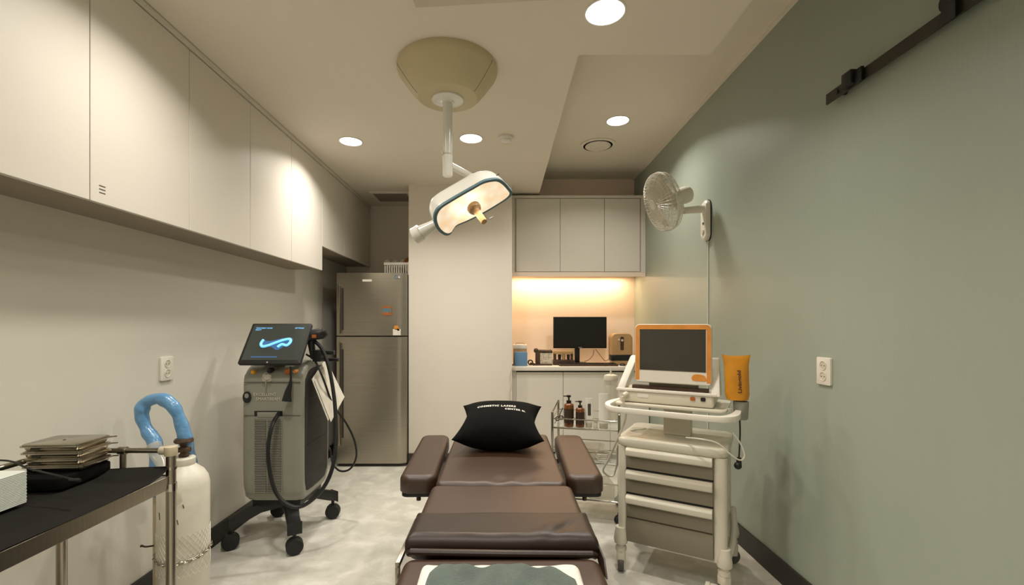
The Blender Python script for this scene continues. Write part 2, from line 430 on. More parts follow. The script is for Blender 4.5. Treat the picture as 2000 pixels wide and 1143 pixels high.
t = thing('smoke_detector', 'small white round detector on the ceiling', 'detector', (.024, 3.10, ZC))
X = Matrix.Translation((.024, 3.10, ZC))
obj('base', MB().lathe([(.054, 0), (.054, -.012), (.048, -.018)], 36, X), 'white', t)
obj('sensor_dome', MB().lathe([(.038, -.018), (.037, -.03), (.028, -.038), (.01, -.041)], 36, X), 'lampwhite', t)
t = thing('air_vent', 'round beige air valve in the recessed ceiling', 'air vent', (.815, 3.88, ZU))
X = Matrix.Translation((.815, 3.88, ZU))
obj('rim', MB().lathe([(.125, -.001), (.15, -.001), (.15, -.006), (.135, -.012), (.123, -.01)], 48, X, caps=False), 'ceil', t)
obj('duct', MB().lathe([(.126, -.0008), (.02, -.0008), (.02, -.0014), (.126, -.0014)], 48, X), 'dark', t)
obj('disc', MB().lathe([(.10, -.003), (.108, -.012), (.10, -.018), (.02, -.02)], 48, X), 'ceil', t)
# square grille over the alcove
t = thing('air_vent', 'square slatted air grille in the ceiling above the refrigerator', 'air vent', (-1.08, 4.53, ZC))
vx0, vx1, vy0, vy1 = -1.28, -.90, 4.37, 4.70
b = MB().box(vx0, vx1, vy0, vy0+.025, ZC-.012, ZC).box(vx0, vx1, vy1-.025, vy1, ZC-.012, ZC).box(vx0, vx0+.025, vy0+.025, vy1-.025, ZC-.012, ZC).box(vx1-.025, vx1, vy0+.025, vy1-.025, ZC-.012, ZC)
obj('frame', b, 'ceil', t)
obj('duct', MB().box(vx0+.025, vx1-.025, vy0+.025, vy1-.025, ZC-.002, ZC-.0005), 'dark', t)
for k in range(8):
    yy = vy0+.05+k*.034
    obj('slat', MB().faces([(vx0+.025, yy, ZC-.004), (vx1-.025, yy, ZC-.004), (vx1-.025, yy+.015, ZC-.012), (vx0+.025, yy+.015, ZC-.012),
        (vx0+.025, yy, ZC-.0025), (vx1-.025, yy, ZC-.0025), (vx1-.025, yy+.015, ZC-.0105), (vx0+.025, yy+.015, ZC-.0105)],
        [(0, 1, 2, 3), (4, 7, 6, 5), (0, 4, 5, 1), (1, 5, 6, 2), (2, 6, 7, 3), (3, 7, 4, 0)]), 'drawer', t)
# cassette at the upper edge
t = thing('air_conditioner', 'grey framed ceiling cassette cut by the top edge of the picture', 'air conditioner', (.12, 1.49, ZC), math.radians(-4.5))
b = MB().box(-.49, .49, .24, .29, -.014, 0).box(-.49, .49, -.34, -.29, -.014, 0).box(-.49, -.44, -.29, .24, -.014, 0).box(.44, .49, -.29, .24, -.014, 0)
obj('frame', b, 'offwhite', t, world=False, bevel=.003)
obj('panel', MB().box(-.41, .41, -.26, .21, -.012, 0), 'lampwhite', t, world=False, bevel=.003)
obj('louver', MB().box(-.4, .4, .215, .235, -.008, 0), 'vent', t, world=False)

# ------------------------------------------------------------------ surgical lamp
lx, ly = -.272, 2.267
t = thing('surgical_lamp', 'white ceiling surgical lamp with blue edged glowing head over the bed', 'surgical lamp', (lx, ly, ZC))
X = Matrix.Translation((lx, ly, ZC))
dm = obj('ceiling_cover', MB().lathe([(.246, 0), (.248, -.02), (.242, -.035), (.222, -.062), (.196, -.098), (.170, -.130), (.150, -.150), (.142, -.154), (.06, -.156)], 72, X), 'dome', t)
b = MB()
for a in (math.radians(200), math.radians(-25)):
    pr = [(.249, -.02), (.243, -.035), (.223, -.062), (.197, -.098), (.171, -.130), (.151, -.150)]
    b.tube([X @ Vector((r*math.cos(a), r*math.sin(a), z)) for r, z in pr], .0010, 6)
obj('seam', b, 'drawer', dm)
obj('flange', MB().lathe([(.079, -.156), (.079, -.163), (.070, -.168), (.034, -.170), (.030, -.176)], 48, X), 'lampwhite', t)
zj = P(877, 303, ly).z; ze = P(877, 345, ly).z; 
obj('pole', MB().cyl((lx, ly, ZC-.168), (lx, ly, zj+.004), .0235, n=28), 'lampwhite', t)
obj('joint', MB().lathe([(.0235, 0), (.025, -.002), (.025, -.10), (.0235, -.105), (.005, -.106)], 28, Matrix.Translation((lx, ly, zj))), 'lampwhite', t)
obj('clamp_ring', MB().torus((lx, ly, zj+.001), (0, 0, 1), .0245, .002).box(lx-.03, lx-.02, ly-.02, ly-.01, zj-.002, zj+.012), 'offwhite', t)
n_ = Vector((.457, -.53, -.716)).normalized(); u_ = Vector((.843, 0, .538)).normalized(); v_ = n_.cross(u_).normalized()
C0 = P(925, 405, 2.2)
HM = frame(C0, u_, v_, n_)     # local z = light direction
def onplane(px, py):
    d = P(px, py, 1.0)-Vector((0, 0, H)); k = (C0-Vector((0, 0, H))).dot(n_)/d.dot(n_)
    w_ = Vector((0, 0, H))+d*k-C0; return (w_.dot(u_), w_.dot(v_))
rim = [(848, 432), (849, 418), (858, 405), (878, 392), (902, 378), (925, 365), (945, 354), (962, 350), (975, 350), (986, 357), (995, 367), (1001, 377), (993, 387), (975, 399), (955, 411), (935, 422), (910, 434), (893, 441), (886, 447), (881, 456), (873, 460), (864, 457), (854, 447)]
o2 = [(p.x, p.y) for p in cat([Vector((*onplane(*q), 0)) for q in rim], 3, True)]
hs = obj('housing', MB().prism(o2, 0, 0, HM, levels=[(-.004, .985), (-.012, 1.0), (-.045, 1.0), (-.052, .985), (-.056, .985), (-.072, .975), (-.088, .94), (-.103, .84), (-.112, .64), (-.116, .3)]), 'lampwhite', t, smooth=50)
b = MB(); oi = [(x*.93-.001, y*.90) for x, y in o2]; n = len(o2)
vs_ = [(x, y, -.012) for x, y in o2]+[(x*1.012, y*1.012, -.004) for x, y in o2]+[(x, y, .002) for x, y in o2]+[(x, y, .002) for x, y in oi]+[(x, y, -.006) for x, y in oi]
b.faces(vs_, [(l*n+i, l*n+(i+1) % n, (l+1)*n+(i+1) % n, (l+1)*n+i) for l in range(4) for i in range(n)], HM)
obj('rim_gasket', b, 'teal', t, smooth=60)
LENS_CORE = (HM @ Vector((-.02, .035, 0)))-Vector((lx, ly, ZC)); M['lens'] = lens_mat()
obj('lens', MB().prism(oi, -.004, -.001, HM), 'lens', t)
hd = obj('handle', MB().lathe([(.034, -.001), (.034, .010), (.030, .020), (.020, .026), (.0165, .03), (.0155, .105), (.014, .118), (.004, .12)], 28, HM), 'tan', t)
b = MB()
for a in range(6): b.lathe([(.003, .0), (.003, .0025)], 8, HM @ Matrix.Translation((.026*math.cos(a*PI/3), .026*math.sin(a*PI/3), .0205)))
obj('screw', b, 'offwhite', hd, kind='stuff')
# side knuckle
k0 = P(852, 437, 2.24); k1 = P(805, 464, 2.26); d = (k1-k0)
obj('side_knuckle', MB().lathe([(.024, 0), (.026, .02), (.031, .06), (.035, .085), (.041, .088), (.041, .125), (.037, .130), (.01, .131)], 28, Matrix.Translation(k0) @ rot_to(d)), 'lampwhite', t)
# arms behind the head
a0 = Vector((lx, ly, P(0, 322, ly).z)); a1 = P(930, 352, 2.42); a2 = P(950, 385, 2.40)
obj('arm', MB().tube(cat([a0+Vector((.01, .01, 0)), (a0+a1)/2+Vector((0, 0, .004)), a1, a2, C0-n_*.07+u_*.02], 6), .017, 14), 'lampwhite', t)
obj('latch', MB().tube([HM @ Vector((.035, -.105, -.01)), HM @ Vector((.045, -.135, -.01)), HM @ Vector((.07, -.14, -.01))], .003, 8), 'offwhite', t)
obj('vent_slot', MB().prism(rrect(.03, .006, .003), -.001, .001, HM @ Matrix.Translation((.17, .062, -.032)) @ Matrix.Rotation(PI/2, 4, 'X')), 'vent', t)
sl = bpy.data.lights.new('surgical_beam', 'SPOT'); sl.energy = SURG_W; sl.color = SURG_COL; sl.spot_size = math.radians(112); sl.spot_blend = 1; sl.shadow_soft_size = .09
so = bpy.data.objects.new('surgical_beam', sl); col.objects.link(so); so.parent = t
so.location = MATS[t.name].inverted() @ (C0+n_*.02+v_*.0); so.rotation_euler = (-n_).to_track_quat('Z', 'Y').to_euler()

# ------------------------------------------------------------------ refrigerator
fx0, fx1, fy, fz = -1.500, -.862, 4.10, 1.75
zs = P(0, 657, fy).z; z0 = P(0, 908, fy).z
t = thing('refrigerator', 'tall brushed steel two door refrigerator in the back left alcove', 'refrigerator', ((fx0+fx1)/2, 4.45, 0))
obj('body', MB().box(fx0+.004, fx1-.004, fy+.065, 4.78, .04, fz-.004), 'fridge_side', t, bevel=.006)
obj('plinth', MB().box(fx0+.01, fx1-.01, fy+.03, 4.75, .005, .05), 'gap', t)
def fdoor(za, zb):
    ol = [(fx0, fy+.06), (fx0, fy+.02), (fx0+.006, fy+.006), (fx0+.02, fy), (fx1-.09, fy), (fx1-.05, fy+.004), (fx1-.025, fy+.014), (fx1-.006, fy+.032), (fx1, fy+.05), (fx1, fy+.06)]
    return obj('door', MB().prism(ol, za, zb), 'fridge', t, bevel=.0, smooth=25)
d1 = fdoor(zs+.006, fz); d2 = fdoor(z0+.01, zs-.006)
for dd, za, zb in ((d1, P(0, 652, fy).z, P(0, 556, fy).z), (d2, P(0, 870, fy).z, P(0, 668, fy).z)):
    obj('handle', MB().prism(rrect(.024, zb-za, .01), 0, .022, frame((fx0+.033, fy-.002, (za+zb)/2), (1, 0, 0), (0, 0, 1), (0, -1, 0))), 'steel', dd, bevel=.003)
    obj('grip_recess', MB().prism(rrect(.018, (zb-za)*.86, .008), -.001, .001, frame((fx0+.062, fy, (za+zb)/2), (1, 0, 0), (0, 0, 1), (0, -1, 0))), 'gap', dd)
fr = lambda px, py: frame(P(px, py, fy-.0008), (1, 0, 0), (0, 0, 1), (0, -1, 0))
obj('badge', MB().prism(rrect(.084, .02, .002), 0, .0012, fr(717, 548)), 'white', d1)
b = MB().torus(P(774, 541, fy-.002), (0, 1, 0), .016, .0035, 20, 6)
obj('logo', b, 'bluebox', d1)
obj('emblem_dots', MB().box(P(773, 0, 4).x, P(776, 0, 4).x, fy-.004, fy-.001, P(0, 543, fy).z, P(0, 540, fy).z), 'white', d1)
mg = thing('fridge_magnet', 'small orange and grey square magnet on the upper refrigerator door', 'magnet', P(756, 607, fy-.006))
obj('tile', MB().prism(rrect(.084, .080, .004), 0, .006, fr(756, 607)), 'darkorange', mg)
obj('picture', MB().prism(rrect(.078, .038, .003), .006, .0075, fr(756, 606)), 'teal', mg)
text('lettering', 'HOME', .018, fr(748, 613) @ Matrix.Translation((0, 0, .0065)), 'tan', mg)
ns = thing('note_sticker', 'small white note with an orange figure at the lower corner of the upper refrigerator door', 'sticker', P(775, 645, fy-.004))
obj('paper', MB().prism(rrect(.07, .056, .003), 0, .0015, fr(775, 649)), 'paper', ns)
b = MB().prism([(.022*math.cos(a*PI/8), .020*math.sin(a*PI/8)) for a in range(16)], 0, .0015, fr(774, 640)).prism(rrect(.02, .02, .004), 0, .0015, fr(778, 644))
obj('orange_figure', b, 'orange', ns)
# basket on the refrigerator
bx0, bx1 = P(750, 0, 4.35).x, P(799, 0, 4.35).x+.03; bz0, bz1 = fz-.003, P(0, 513, 4.35).z
t = thing('plastic_basket', 'white slotted plastic basket on top of the refrigerator', 'basket', ((bx0+bx1)/2, 4.45, fz))
obj('floor_tray', MB().box(bx0+.012, bx1-.012, 4.36, 4.54, bz0, bz0+.01), 'white', t)
obj('rim', MB().box(bx0, bx1, 4.34, 4.352, bz1-.025, bz1).box(bx0, bx1, 4.548, 4.56, bz1-.025, bz1).box(bx0, bx0+.012, 4.352, 4.548, bz1-.025, bz1).box(bx1-.012, bx1, 4.352, 4.548, bz1-.025, bz1), 'white', t, bevel=.002)
k = 0; x = bx0+.006
while x < bx1-.01:
    obj('slat', MB().box(x, x+.009, 4.348, 4.354, bz0, bz1-.02), 'white', t); x += .022
for k in range(8):
    yy = 4.36+k*.024; obj('slat', MB().box(bx0+.006, bx0+.011, yy, yy+.01, bz0, bz1-.02), 'white', t)
for i, (px, lab) in enumerate(((757, 'crumpled clear plastic wrap at the left end of the basket'), (771, 'crumpled clear plastic wrap in the middle of the basket'), (785, 'crumpled clear plastic wrap beside the orange rimmed plate'))):
    c = P(px, 511, 4.44); b = MB(); b.sphere(c-Vector((0, 0, .03)), .034, (1, 1, 1.3), 14, 9)
    for v in b.bm.verts: v.co += Vector((random.uniform(-.008, .008),)*1+(random.uniform(-.008, .008), random.uniform(-.009, .009)))
    tag(obj('plastic_wrap', b, 'clear', loc=c-Vector((0, 0, .06)), smooth=10), lab, 'plastic wrap')
c = P(806, 512, 4.63)
t = thing('serving_plate', 'round pale plate with a copper orange rim standing behind the basket', 'plate', (c.x, 4.66, fz))
X = frame((c.x, 4.66, fz+.118), (1, 0, 0), (0, .17, .985), (0, -.985, .17))
obj('rim', MB().lathe([(.085, 0), (.10, .012), (.115, .022), (.118, .018), (.10, .002), (.085, -.006)], 40, X, caps=False), 'copper', t)
obj('plate_face', MB().lathe([(.086, -.006), (.086, .0), (.02, .0)], 40, X), 'white', t)

# ------------------------------------------------------------------ outlets
def outlet(c, nx, label, w_=.083, h_=.118):
    t = thing('power_outlet', label, 'outlet', c)
    X = frame(c, (0, -nx, 0), (0, 0, 1), (nx, 0, 0))
    obj('plate', MB().prism(rrect(w_, h_, .006), 0, .011, X), 'white', t, bevel=.002)
    for s in (-1, 1):
        Y = X @ Matrix.Translation((0, s*.0235, .0113))
        sk = obj('socket', MB().lathe([(.0205, 0), (.019, .0022), (.0165, .0015), (.0155, .0003), (.002, .0003)], 28, Y), 'offwhite', t)
        obj('pin_hole', MB().lathe([(.0025, .0004), (.0025, .001)], 10, Y @ Matrix.Translation((-.0085, 0, 0))).lathe([(.0025, .0004), (.0025, .001)], 10, Y @ Matrix.Translation((.0085, 0, 0))), 'gap', sk)
outlet((XL, 2.263, P(0, 720, 2.263).z), 1, 'white double power outlet on the pale left wall')
outlet((XR, 1.957, P(0, 725, 1.957).z), -1, 'white double power outlet on the green right wall')

# ------------------------------------------------------------------ sliding door rail
t = thing('sliding_door_rail', 'dark steel barn door rail high on the green wall', 'door rail', (XR, 1.0, 2.22))
zr = 2.222
obj('bar', MB().box(XR-.036, XR-.029, -.6, 1.905, zr-.022, zr+.022), 'railmetal', t, bevel=.001, seg=1)
for yy in (1.84, 1.25, .6, 0.0):
    obj('spacer', MB().cyl((XR, yy, zr), (XR-.029, yy, zr), .011), 'black', t)
    obj('bolt', MB().cyl((XR-.036, yy, zr), (XR-.041, yy, zr), .010, n=6), 'black', t)
for yy in (1.68, 1.50, 1.05): obj('screw_hole', MB().cyl((XR-.036, yy, zr-.004), (XR-.0368, yy, zr-.004), .004, n=10), 'gap', t)
obj('stopper', MB().box(XR-.062, XR-.0365, 1.735, 1.785, zr-.018, zr+.036).box(XR-.05, XR-.0365, 1.70, 1.735, zr-.026, zr+.028), 'black', t, bevel=.003)
rl = thing('door_roller', 'black roller wheel hanging on the barn door rail at the top picture edge', 'roller', (XR-.033, 1.37, zr+.04))
obj('wheel', MB().cyl((XR-.045, 1.37, zr+.040), (XR-.020, 1.37, zr+.040), .034, n=32), 'black', rl)
obj('hanger', MB().box(XR-.052, XR-.046, 1.345, 1.39, zr-.03, zr+.12), 'black', rl, bevel=.002)

# ------------------------------------------------------------------ wall fan
fc = P(1297, 394, 3.06); ax = Vector((-.945, -.09, -.31)).normalized()
t = thing('wall_fan', 'white wall mounted fan with net covered cage on the green wall', 'fan', (XR, 3.07, 1.98))
wp = Vector((XR, 3.07, P(0, 431, 3.07).z))
obj('wall_plate', MB().prism(rrect(.088, .27, .043, 8), .004, .028, frame(wp, (0, 1, 0), (0, 0, 1), (-1, 0, 0)), levels=[(.004, 1), (.024, 1), (.034, .9)]), 'white', t, smooth=40)
obj('gasket', MB().prism(rrect(.096, .28, .046, 8), 0, .006, frame(wp, (0, 1, 0), (0, 0, 1), (-1, 0, 0))), 'black', t)
obj('button', MB().cyl(wp+Vector((-.032, 0, -.02)), wp+Vector((-.038, 0, -.02)), .008), 'vent', t)
obj('dial', MB().cyl(wp+Vector((-.032, 0, -.075)), wp+Vector((-.042, 0, -.075)), .018, .015), 'offwhite', t)
a0 = Vector((XR-.03, 3.07, P(0, 408, 3.07).z)); a1 = P(1333, 412, 3.08)
obj('arm', MB().cyl(a0, a1, .027, .022).sphere(a0, .03), 'white', t)
mc = fc-ax*.11
obj('neck', MB().cyl(a1+Vector((-.004, 0, -.025)), mc+Vector((0, 0, -.03)), .024), 'white', t)
X = Matrix.Translation(fc) @ rot_to(ax)
obj('motor_housing', MB().lathe([(.052, -.045), (.056, -.07), (.057, -.16), (.052, -.185), (.037, -.197), (.01, -.199)], 32, X), 'white', t)
R = .195
prof_f = [(.03, .078), (.08, .075), (.125, .069), (.16, .060), (.183, .049), (R, .034)]
prof_b = [(R, .034), (R, .004), (.188, -.022), (.15, -.038), (.10, -.046), (.055, -.048)]
b = MB()
for i in range(48):
    a = 2*PI*i/48
    for pr in (prof_f, prof_b): b.tube([X @ Vector((r*math.cos(a), r*math.sin(a), z)) for r, z in pr], .0015, 4)
obj('guard_wires', b, 'white', t, kind='stuff')
for pr in (prof_f, prof_b):
    for r, z in pr[:-1] if pr is prof_f else pr[1:]:
        obj('guard_ring', MB().torus(X @ Vector((0, 0, z)), ax, r, .0016, 48, 6), 'white', t)
obj('outer_ring', MB().lathe([(R, .004), (R+.004, .006), (R+.004, .018), (R, .02)], 60, X, caps=False), 'white', t)
obj('hub_cap', MB().lathe([(.034, .072), (.036, .082), (.03, .088), (.004, .089)], 32, X), 'lampwhite', t)
obj('net_cover', MB().lathe([(r+.002, z+.002) for r, z in prof_f]+[(r+.003, z-.002) for r, z in prof_b[1:4]], 60, X, caps=False), 'net', t)
for k in range(3):
    def bl(u, v, k=k):
        a = 2*PI*k/3+(v-.5)*1.5*(.55+.45*u); r = .03+u*.135
        return X @ Vector((r*math.cos(a), r*math.sin(a), .012+(v-.5)*.045))
    b = MB().grid(8, 8, bl); bmesh.ops.solidify(b.bm, geom=b.bm.faces[:], thickness=.002)
    obj('blade', b, 'offwhite', t)
obj('blade_hub', MB().lathe([(.03, -.02), (.03, .03), (.02, .04), (.005, .041)], 24, X), 'offwhite', t)
tp = X @ Vector((0, 0, .0)); obj('clip', MB().sphere(X @ Vector((-.198, 0, .012)) if (X @ Vector((-.198, 0, .012))).z > fc.z else X @ Vector((.198, 0, .012)), .008), 'white', t)
cb = MB().tube([(XR-.004, 3.066, wp.z-.13), (XR-.004, 3.066, 1.5), (XR-.004, 3.07, 1.0), (XR-.004, 3.07, .35)], .0035, 6)
tag(obj('fan_cord', cb, 'white', loc=(XR-.004, 3.07, .35)), 'thin white cord running straight down the green wall below the fan', 'cord')

# ------------------------------------------------------------------ laser machine
mx0, mx1, my0, my1 = -1.489, -1.142, 2.60, 3.0
t = thing('laser_machine', 'grey and black wheeled laser machine with tilted touch screen by the left wall', 'laser machine', ((mx0+mx1)/2, 2.8, 0))
def sideprof(d):   # (y,z) outline of the body, inset d
    p = [(my0+.05, .262), (my0+.015, .30), (my0+.002, .36), (my0, .60), (my0+.004, .96), (my0+.022, 1.015), (my0+.065, 1.05), (my0+.13, 1.068), (my0+.30, 1.078), (my1-.03, 1.06), (my1, 1.02), (my1, .40), (my1-.03, .29), (my1-.09, .262)]
    cy_ = (my0+my1)/2; cz_ = .66
    return [(cy_+(y-cy_)*(1-d/.2), cz_+(z-cz_)*(1-d/.4)) for y, z in p]
def sp(d): return [(p.x, p.y) for p in cat([Vector((y, z, 0)) for y, z in sideprof(d)], 3, True)]
FX = frame((0, 0, 0), (0, 1, 0), (0, 0, 1), (1, 0, 0))
obj('body', MB().prism(sp(0), mx0, mx1, FX, levels=[(mx0, .90), (mx0+.008, .95), (mx0+.035, .99), (mx0+.07, 1), (mx1-.045, 1), (mx1-.018, .992), (mx1-.004, .965), (mx1, .93)]), 'mach', t, smooth=55)
obj('side_panel', MB().prism(sp(.02), 0, 1, FX, levels=[(mx1-.03, .93), (mx1+.001, .93), (mx1+.004, .91)]), 'mach2', t)
b = MB()
for k in range(1, 4): b.box(mx1+.003, mx1+.0055, my0+.05, my1-.05, .45+k*.13, .452+k*.13)
obj('side_groove', b, 'black', t, kind='stuff')
fz_ = lambda py: P(0, py, my0).z
fxp = lambda px: (px-CX)*my0/F
for yy in (747, 812):
    obj('seam', MB().box(mx0+.012, mx1-.012, my0-.0015, my0+.004, fz_(yy)-.0015, fz_(yy)+.0015), 'vent', t)
obj('slot_recess', MB().box(fxp(497), fxp(552), my0-.002, my0+.002, fz_(813), fz_(803)), 'black', t)
obj('slot_cover', MB().box(fxp(503), fxp(543), my0-.004, my0+.002, fz_(815), fz_(805)), 'mach', t, bevel=.001)
for a, c in ((498, 520), (523, 550)):
    g = obj('vent_grille', MB().box(fxp(a), fxp(c), my0-.002, my0+.002, fz_(963), fz_(820)), 'vent', t)
    b = MB(); k = fz_(962)
    while k < fz_(821): b.box(fxp(a), fxp(c), my0-.005, my0-.001, k, k+.004); k += .0095
    obj('louvers', b, 'mach', g, kind='stuff')
obj('grille_frame', MB().box(fxp(497), fxp(498.4), my0-.005, my0, fz_(964), fz_(818)).box(fxp(550.6), fxp(552), my0-.005, my0, fz_(964), fz_(818)), 'mach', t)
fm = lambda px, py, off=.002: frame((fxp(px), my0-off, fz_(py)), (1, 0, 0), (0, 0, 1), (0, -1, 0))
obj('badge', MB().prism([(.024*math.cos(a*PI/16), .033*math.sin(a*PI/16)) for a in range(32)], 0, .004, fm(483, 776)), 'black', t)
obj('badge_dot', MB().prism([(.012*math.cos(a*PI/8), .014*math.sin(a*PI/8)) for a in range(16)], .004, .006, fm(483, 773)), 'mach', t)
text('lettering', 'EXCELLENT', .024, fm(495, 773), 'offwhite', t, space=1.05)
text('lettering', 'SMARTBEAM', .024, fm(500, 782), 'offwhite', t, space=1.05)
for px, py, r, m_, nm in ((494, 727, .012, 'yellow', 'button'), (561, 726, .017, 'darkorange', 'stop_button'), (576, 726, .011, 'orange', 'button')):
    obj(nm, MB().lathe([(r, -.02), (r, .010), (r*.8, .014), (r*.1, .015)], 24, fm(px, py, -.008)), m_, t)
k_ = obj('key_switch', MB().lathe([(.014, -.02), (.014, .014), (.010, .02), (.002, .02)], 20, fm(527, 724, -.006)), 'black', t)
obj('key_ring', MB().torus(Vector((fxp(525), my0-.022, fz_(735))), (0, 1, .2), .022, .0012, 24, 5), 'chrome', k_)
obj('key', MB().box(fxp(522), fxp(525), my0-.024, my0-.021, fz_(757), fz_(742)), 'steel', k_, bevel=.001)
obj('plastic_tag', MB().prism(rrect(.05, .04, .008), 0, .001, fm(524, 738, .016)), 'clear', t)
# hanging applicator
hp = cat([P(567, 716, 2.55), P(568, 735, 2.55), P(567, 750, 2.55), P(562, 768, 2.55), P(560, 784, 2.55)], 4)
rr = [.006+.022*max(0, (i/(len(hp)-1)-.35))/.65 for i in range(len(hp))]
obj('hanging_applicator', MB().tube(hp, rr, 14, flat=.5), 'black', t)
# screen
sb = [P(470, 709, 2.55), P(590, 712, 2.55), P(603, 632, 2.71), P(490, 632, 2.71)]
su = Vector((1, 0, 0)); sv = Vector((0, .16, .224)).normalized(); sn = su.cross(sv)
sc = (sb[0]+sb[1]+sb[2]+sb[3])/4; SM = frame(sc, su, sv, sn)
ms = obj('monitor', MB().prism(rrect(.352, .278, .008), -.022, 0, SM), 'mach2', t, bevel=.003)
obj('display', MB().prism(rrect(.322, .240, .003), 0, .001, SM @ Matrix.Translation((0, .005, 0))), 'lcd', ms)
obj('status_bar', MB().prism(rrect(.15, .007, .003), .001, .0016, SM @ Matrix.Translation((-.04, -.095, 0))), 'blue_dim', ms)
pts = [(-.075, .02), (-.082, -.005), (-.07, -.025), (-.04, -.02), (0, 0), (.04, .018), (.075, .025), (.085, .005), (.07, -.018), (.04, -.012), (.02, -.03)]
obj('display_image', MB().tube([SM @ Vector((x, y, .003)) for x, y in [(p.x, p.y) for p in cat([Vector((a, c, 0)) for a, c in pts], 5)]], .0075, 8), 'blue_glow', ms)
obj('display_image_glow', MB().prism([(p.x, p.y) for p in cat([Vector((a*1.12, c*1.25, 0)) for a, c in ((-.07, .01), (-.07, -.025), (-.02, -.022), (.02, -.04), (.05, -.02), (.08, -.01), (.08, .025), (.03, .025), (-.03, .01))], 4, True)], .001, .0022, SM), 'blue_dim', ms)
for tx, s, x, y in (('TREATMENT MODE', .011, -.145, .10), ('SELECT', .011, -.145, .088), ('SETTINGS', .012, .085, .10)):
    text('screen_lettering', tx, s, SM @ Matrix.Translation((x, y, .001)), 'blue_glow', ms, ext=.0004)
obj('camera_dot', MB().lathe([(.004, 0), (.004, .0015)], 12, SM @ Matrix.Translation((-.01, -.13, 0))), 'offwhite', ms)
obj('monitor_stand', MB().box(sc.x-.05, sc.x+.05, 2.62, 2.78, 1.05, 1.17), 'mach2', t, bevel=.01)
# handpiece holder + handpiece
obj('holder', MB().box(-1.135, -1.085, 2.72, 2.80, 1.06, 1.13).box(-1.12, -1.02, 2.75, 2.78, 1.10, 1.125).box(-1.12, -1.01, 2.80, 2.83, 1.055, 1.075), 'black', t, bevel=.004)
c1 = P(600, 655, 2.70); c2 = P(630, 651, 2.72)
hpz = obj('handpiece', MB().cyl(c1+Vector((-.03, 0, -.01)), c2, .030, .034).cyl(c2, c2+Vector((.02, 0, -.02)), .034, .018).cyl(P(607, 664, 2.72), P(612, 700, 2.75), .022, .016), 'black', t, bevel=.003)
obj('handpiece_label', MB().box(P(608, 0, 2.66).x, P(616, 0, 2.66).x, 2.668, 2.672, P(0, 660, 2.66).z, P(0, 654, 2.66).z), 'darkorange', hpz)
hose = [(612, 664, 2.72), (630, 684, 2.72), (644, 725, 2.69), (654, 790, 2.64), (656, 860, 2.58), (649, 915, 2.53), (628, 958, 2.49), (592, 988, 2.46), (562, 986, 2.44), (538, 960, 2.44), (526, 915, 2.45), (524, 870, 2.46), (532, 830, 2.50), (545, 807, 2.595)]
obj('hose', MB().tube(cat([P(*q) for q in hose], 6), .011, 10), 'black', t)
hose = [(598, 692, 2.74), (615, 705, 2.74), (632, 742, 2.73), (650, 790, 2.8), (675, 825, 2.9), (692, 860, 2.95), (696, 892, 2.98), (684, 916, 3.0), (664, 920, 3.02), (650, 905, 3.04), (645, 880, 3.06), (640, 872, 3.0)]
obj('power_cable', MB().tube(cat([P(*q) for q in hose], 6), .0065, 8), 'black', t)
# base and casters
hub = Vector(((mx0+mx1)/2+.02, 2.76, 0)); wh = [(-1.553, 2.60), (-1.162, 2.545), (-1.124, 3.02), (-1.50, 3.05)]
b = MB()
b.box(mx0+.04, mx1-.03, my0+.04, my1-.05, .225, .272)
for x, y in wh:
    e = Vector((x, y, 0)); d = (e-hub).normalized(); s_ = Vector((-d.y, d.x, 0)); 
    q = []
    for f_, zt, zb, wd in ((0, .262, .205, .05), (.5, .245, .185, .038), (.85, .200, .135, .032), (1.04, .175, .115, .034)):
        c = hub.lerp(e, f_)
        q += [c+s_*wd+Vector((0, 0, zb)), c-s_*wd+Vector((0, 0, zb)), c-s_*wd+Vector((0, 0, zt)), c+s_*wd+Vector((0, 0, zt))]
    fs = [(0, 1, 2, 3), (12, 15, 14, 13)]
    for l in range(3):
        for i in range(4): fs.append((l*4+i, l*4+(i+1) % 4, (l+1)*4+(i+1) % 4, (l+1)*4+i))
    b.faces(q, fs)
obj('base', b, 'black', t, bevel=.005)
def caster(x, y, r, wd, zt, parent, ang, m_='black', mw='rubber', world=True):
    c = obj('caster', MB().cyl((x, y, zt), (x, y, r*1.6), .010).prism(rrect(r*1.1, wd*1.3, .005), r*1.15, r*1.9, Matrix.Translation((x, y, 0)) @ Matrix.Rotation(ang, 4, 'Z')), m_, parent, world=world, bevel=.002)
    d = Vector((-math.sin(ang), math.cos(ang), 0))
    for s in (-1, 1):
        p = Vector((x, y, r))
        obj('wheel', MB().lathe([(r*.5, 0), (r*.9, 0), (r, wd*.15), (r, wd*.5), (r*.93, wd*.72), (r*.5, wd*.8), (r*.1, wd*.8)], 28, Matrix.Translation(p+d*s*wd*.08) @ rot_to(d*s)), mw, c, world=world)
for (x, y), a in zip(wh, (.5, .5, .2, .3)): caster(x, y, .046, .036, .15, t, a)
